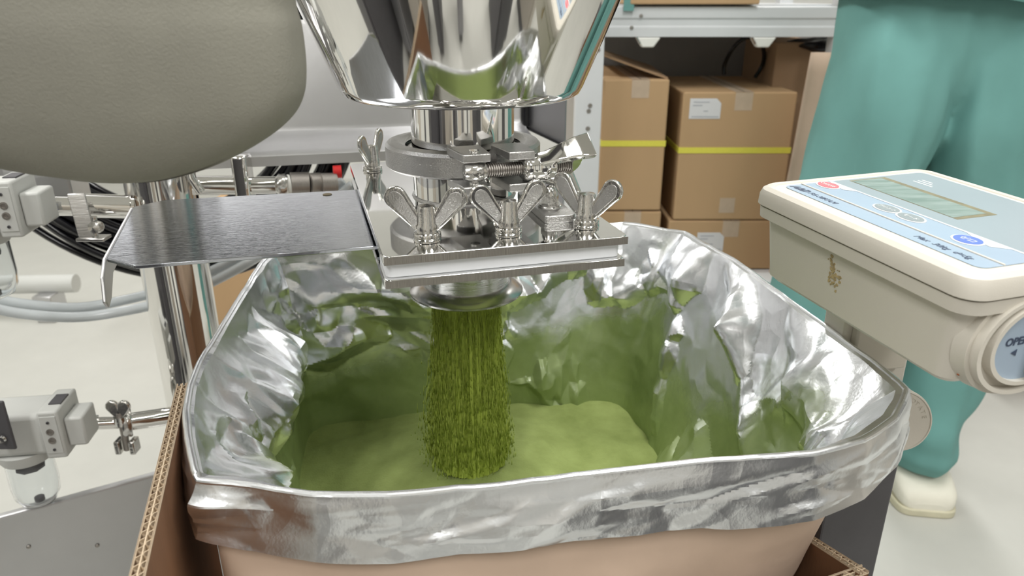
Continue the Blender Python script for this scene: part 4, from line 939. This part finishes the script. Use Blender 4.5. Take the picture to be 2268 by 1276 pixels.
hose('black_cable', [at(1603, 165, YS + .2), at(1606, 140, YS + .2), at(1625, 105, YS + .18), at(1652, 84, YS + .17), at(1680, 88, YS + .17), at(1692, 115, YS + .18), at(1688, 145, YS + .2), at(1672, 172, YS + .2)], .0055, 'black cable loop standing on top of the labelled carton', 'black_rubber')
tall = carton(1722, 1846, 94, 592, YS + .12, .28, 'tall brown carton in shadow behind the person in teal', tape=False, mt='kraft_box2')  # its shadow is partly painted by the darker board colour
kp = MB(); p0_, p1_ = at(1815, 118, YS - .1), at(1990, 118, YS - .1)
kpm = MB(); rws = []
for i in range(20):
    t = i / 19; z = p0_.z * (1 - t) + .002; rws.append([(p0_.x - .02 - .055 * t * (1 - k / 20) + (p1_.x - p0_.x + .02) * k / 20, YS - .10 + .012 * noise.noise(Vector((k * .3, t * 3, 0))) - .03 * t, z) for k in range(21)])
kpm.grid(rws); ko = kpm.build('kraft_paper_sheet', 'kraft_bag', smooth=180, recalc=False)
so = ko.modifiers.new('thick', 'SOLIDIFY'); so.thickness = .002
tag(ko, 'kraft paper sack standing beside the teal trousers', 'paper bag')
bb = thing('black_bag', tuple(at(1830, 98, YS + .12)), 'black plastic bundle on the tall carton under the beam', 'bag')
bm_ = MB(); rws = []
q = at(1830, 100, YS + .14)
for i in range(9):
    th = PI * i / 8; rws.append([(q.x + .10 * math.sin(th) * math.cos(a) * (1 + .15 * math.sin(5 * a)), q.y + .05 * math.sin(th) * math.sin(a), q.z + .018 * math.cos(th) + .004 * math.sin(4 * a + i)) for a in np.linspace(0, 2 * PI, 24)[:-1]])
bm_.grid(rws, True); bm_.build('bundle', 'black_rubber', bb, smooth=60)
# carton edge on the upper shelf, teal clip
t_ = thing('carton_box', (at(1545, 0, YS + .06).x, YS + .1, zb1 + .004), 'brown carton on the upper rack shelf, bottom edge only in view', 'carton')
MB().box((at(1395, 0, YS).x, YS - .012, zb1 + .0045), (at(1680, 0, YS).x, YS + .32, zb1 + .22)).build('carton_body', 'kraft_box', t_, smooth=0, bevel=.003)
q = at(1392, 12, YS); MB().box((q.x - .012, YS - .010, q.z - .012), (q.x + .012, YS - .0005, q.z + .03)).build('beam_clip', 'teal')
tag(bpy.data.objects['beam_clip'], 'small teal clip on the rack beam beside the hopper', 'clip')
# dark things on the floor level rack platform
t_ = thing('rack_drawer', (0.83, YS - .1, 0.0), 'white box on low platform glimpsed under the display housing', 'box')
q0, q1 = at(1680, 640, 1.68), at(1835, 700, 1.68)
MB().box((q0.x, 1.68, 0), (q1.x + .12, 1.745, q0.z + .02)).build('box_body', 'white_steel', t_, bevel=.004)
MB().box((q0.x + .06, 1.672, q0.z - .035), (q1.x + .12, 1.68, q0.z - .002)).build('dark_slot', 'dark_grey', t_, bevel=.002)
t_ = thing('dark_crate', (1.45, 2.0, 0), 'dark box on the floor at the right edge below the display', 'box')
MB().box((1.27, 1.75, .004), (1.7, 2.2, .22)).build('crate_body', 'brown_inner', t_, bevel=.01); MB().box((1.25, 1.73, .22), (1.72, 2.22, .24)).build('crate_lid', 'dark_grey', t_, bevel=.004)

# ------------------------------------------------------------------ person in teal
pe = thing('person', (0.72, 1.29, 0), 'person in teal work trousers and tunic with off-white shoes, facing the bench', 'person')
def fold(x, y, z, ph): return .006 * math.sin(x * 60 + z * 7 + ph) * min(1, max(0, (z - .05) * 5)) + .016 * noise.noise(Vector((x * 11, y * 9, z * 4 + ph))) + .004 * noise.noise(Vector((x * 30, y * 30, z * 9)))
def leg_rows(lv, ph):
    rws = []
    C_ = catmull(lv, 8)
    for (z, cx, cy, rx, ry) in C_:
        row = []
        for k in range(64):
            a = 2 * PI * k / 64; c, s = math.cos(a), math.sin(a); sx = math.copysign(abs(c) ** .9, c)
            crease = .010 * math.exp(-((a - 1.5 * PI) / .16) ** 2) + .008 * math.exp(-((a - 1.30 * PI) / .13) ** 2) * min(1, max(0, (z - .3) * 3)) - .008 * math.exp(-((a - 1.72 * PI) / .15) ** 2) * min(1, max(0, (z - .3) * 3))
            f = fold(cx + rx * c, cy + ry * s, z, ph)
            ank = .012 * math.exp(-((z - .17) / .035) ** 2) * math.sin(a * 3 + ph) + .008 * math.exp(-((z - .11) / .02) ** 2)
            rr = 1 + 0
            row.append((cx + (rx + f + crease * .5 + ank) * sx, cy + (ry + f + crease + ank) * s, z))
        rws.append(row)
    return rws
# z, cx, cy, rx, ry
right_leg = [(.075, .854, 1.345, .070, .085), (.11, .854, 1.34, .074, .09), (.20, .856, 1.34, .078, .09), (.35, .860, 1.33, .078, .088), (.50, .850, 1.32, .080, .092), (.62, .836, 1.31, .086, .10), (.74, .820, 1.31, .099, .116), (.82, .812, 1.315, .100, .120), (.90, .800, 1.32, .095, .112), (.96, .795, 1.325, .085, .095)]
left_leg = [(.075, .580, 1.345, .070, .085), (.10, .580, 1.335, .074, .09), (.20, .582, 1.34, .078, .09), (.35, .588, 1.33, .080, .088), (.50, .600, 1.32, .083, .092), (.62, .612, 1.31, .086, .10), (.74, .630, 1.31, .097, .116), (.82, .640, 1.315, .100, .120), (.90, .650, 1.32, .095, .112), (.96, .655, 1.325, .085, .095)]
tr = MB()
for lv, ph in ((right_leg, 1.0), (left_leg, 4.0)):
    rws = leg_rows(lv, ph); tr.grid(rws, True); tr.add(rws[0], [tuple(range(64))]); tr.add(rws[-1], [tuple(range(63, -1, -1))])
hips = catmull([(.798, .727, 1.32, .10, .080), (.84, .727, 1.32, .168, .098), (.90, .725, 1.32, .170, .108), (.98, .722, 1.325, .166, .110), (1.05, .72, 1.33, .16, .108)], 8)
rws = []
for (z, cx, cy, rx, ry) in hips:
    row = []
    for k in range(96):
        a = 2 * PI * k / 96; c, s = math.cos(a), math.sin(a); x = cx + rx * math.copysign(abs(c) ** .8, c)
        pleat = .007 * math.exp(-((x - .80) / .012) ** 2) + .007 * math.exp(-((x - .64) / .012) ** 2) - .008 * math.exp(-((x - .723) / .006) ** 2) + .005 * math.exp(-((x - .86) / .010) ** 2) + .005 * math.exp(-((x - .59) / .010) ** 2)
        row.append((x, cy + (ry + pleat + .008 * noise.noise(Vector((x * 12, z * 5, 1)))) * math.copysign(abs(s) ** .8, s), z))
    rws.append(row)
tr.grid(rws, True); tr.add(rws[0], [tuple(range(96))]); tr.add(rws[-1], [tuple(range(95, -1, -1))])
to = tr.build('trousers', 'teal', pe, smooth=180)
rm = to.modifiers.new('remesh', 'REMESH'); rm.mode = 'VOXEL'; rm.voxel_size = .0055; rm.use_smooth_shade = True
sm_ = to.modifiers.new('smooth', 'SMOOTH'); sm_.iterations = 9
# tunic with its curved hem
tu = MB(); rws = []
for (z, rx, ry) in [(.972, .190, .150), (.976, .194, .153), (1.03, .190, .148), (1.15, .182, .135), (1.28, .195, .135), (1.38, .205, .125), (1.44, .17, .10), (1.48, .09, .07), (1.50, .06, .06)]:
    row = []
    for k in range(96):
        a = 2 * PI * k / 96; c, s = math.cos(a), math.sin(a); hz = -.012 * math.exp(-((c - .25) / .25) ** 2) if z < 1 and s < 0 else 0
        f = .006 * math.sin(a * 9) * max(0, 1.3 - z) * 2 + .006 * noise.noise(Vector((c * 3, s * 3, z * 5)))
        row.append((.722 + (rx + f) * math.copysign(abs(c) ** .85, c), 1.325 + (ry + f) * math.copysign(abs(s) ** .85, s), z + hz + (.010 if z < 1 else 0)))
    rws.append(row)
tu.grid(rws, True); tu.add(rws[-1], [tuple(range(95, -1, -1))]); tuo = tu.build('tunic', 'teal', pe, smooth=180)
# clog shoes
def shoe(cx, cy, rz):
    X = frame((cx, cy, 0), rz); sh = MB(X); rws = []
    st_ = [(-.150, .030, .012, .030), (-.146, .044, .010, .044), (-.135, .053, .008, .056), (-.11, .0585, .007, .068), (-.07, .059, .007, .080), (-.03, .055, .007, .090), (.02, .050, .007, .095), (.07, .047, .007, .090), (.11, .042, .007, .085), (.125, .030, .008, .075)]
    for (y, hw, z0, z1) in catmull(st_, 5):
        row = []
        for k in range(36):
            a = 2 * PI * k / 36; c, s = math.cos(a), math.sin(a); ex = .62
            zz = (z0 + z1) / 2 + (z1 - z0) / 2 * math.copysign(abs(s) ** ex, s); wv_ = .0012 * noise.noise(Vector((c * 3, y * 50, s * 3)))
            row.append(((hw + wv_) * math.copysign(abs(c) ** ex, c), y, zz))
        rws.append(row)
    sh.grid(rws, True); sh.add(rws[0], [tuple(range(36))]); sh.add(rws[-1], [tuple(range(35, -1, -1))])
    so_ = sh.build('shoe', 'shoe', pe, smooth=180)
    ol = [(hw * 1.035, y) for (y, hw, a, b) in catmull(st_, 4)]; ol = ol + [(-x, y) for x, y in reversed(ol)]
    MB(X).prism([(x, y * 1.02) for x, y in ol], 0.0, .017).build('sole', 'sole', so_, smooth=40, bevel=.003)
shoe(.862, 1.372, math.radians(-8)); shoe(.575, 1.372, math.radians(-3))
# socks joining trousers and shoes
m_ = MB(); m_.cyl((.860, 1.36, .06), (.858, 1.35, .16), .04); m_.cyl((.578, 1.36, .06), (.58, 1.35, .16), .04); m_.build('socks', 'white_plastic', pe, kind='stuff')

for o in bpy.data.objects:
    if o.name.startswith('added_trim_') or o.name.startswith('added_door_'): o['kind'] = 'structure'
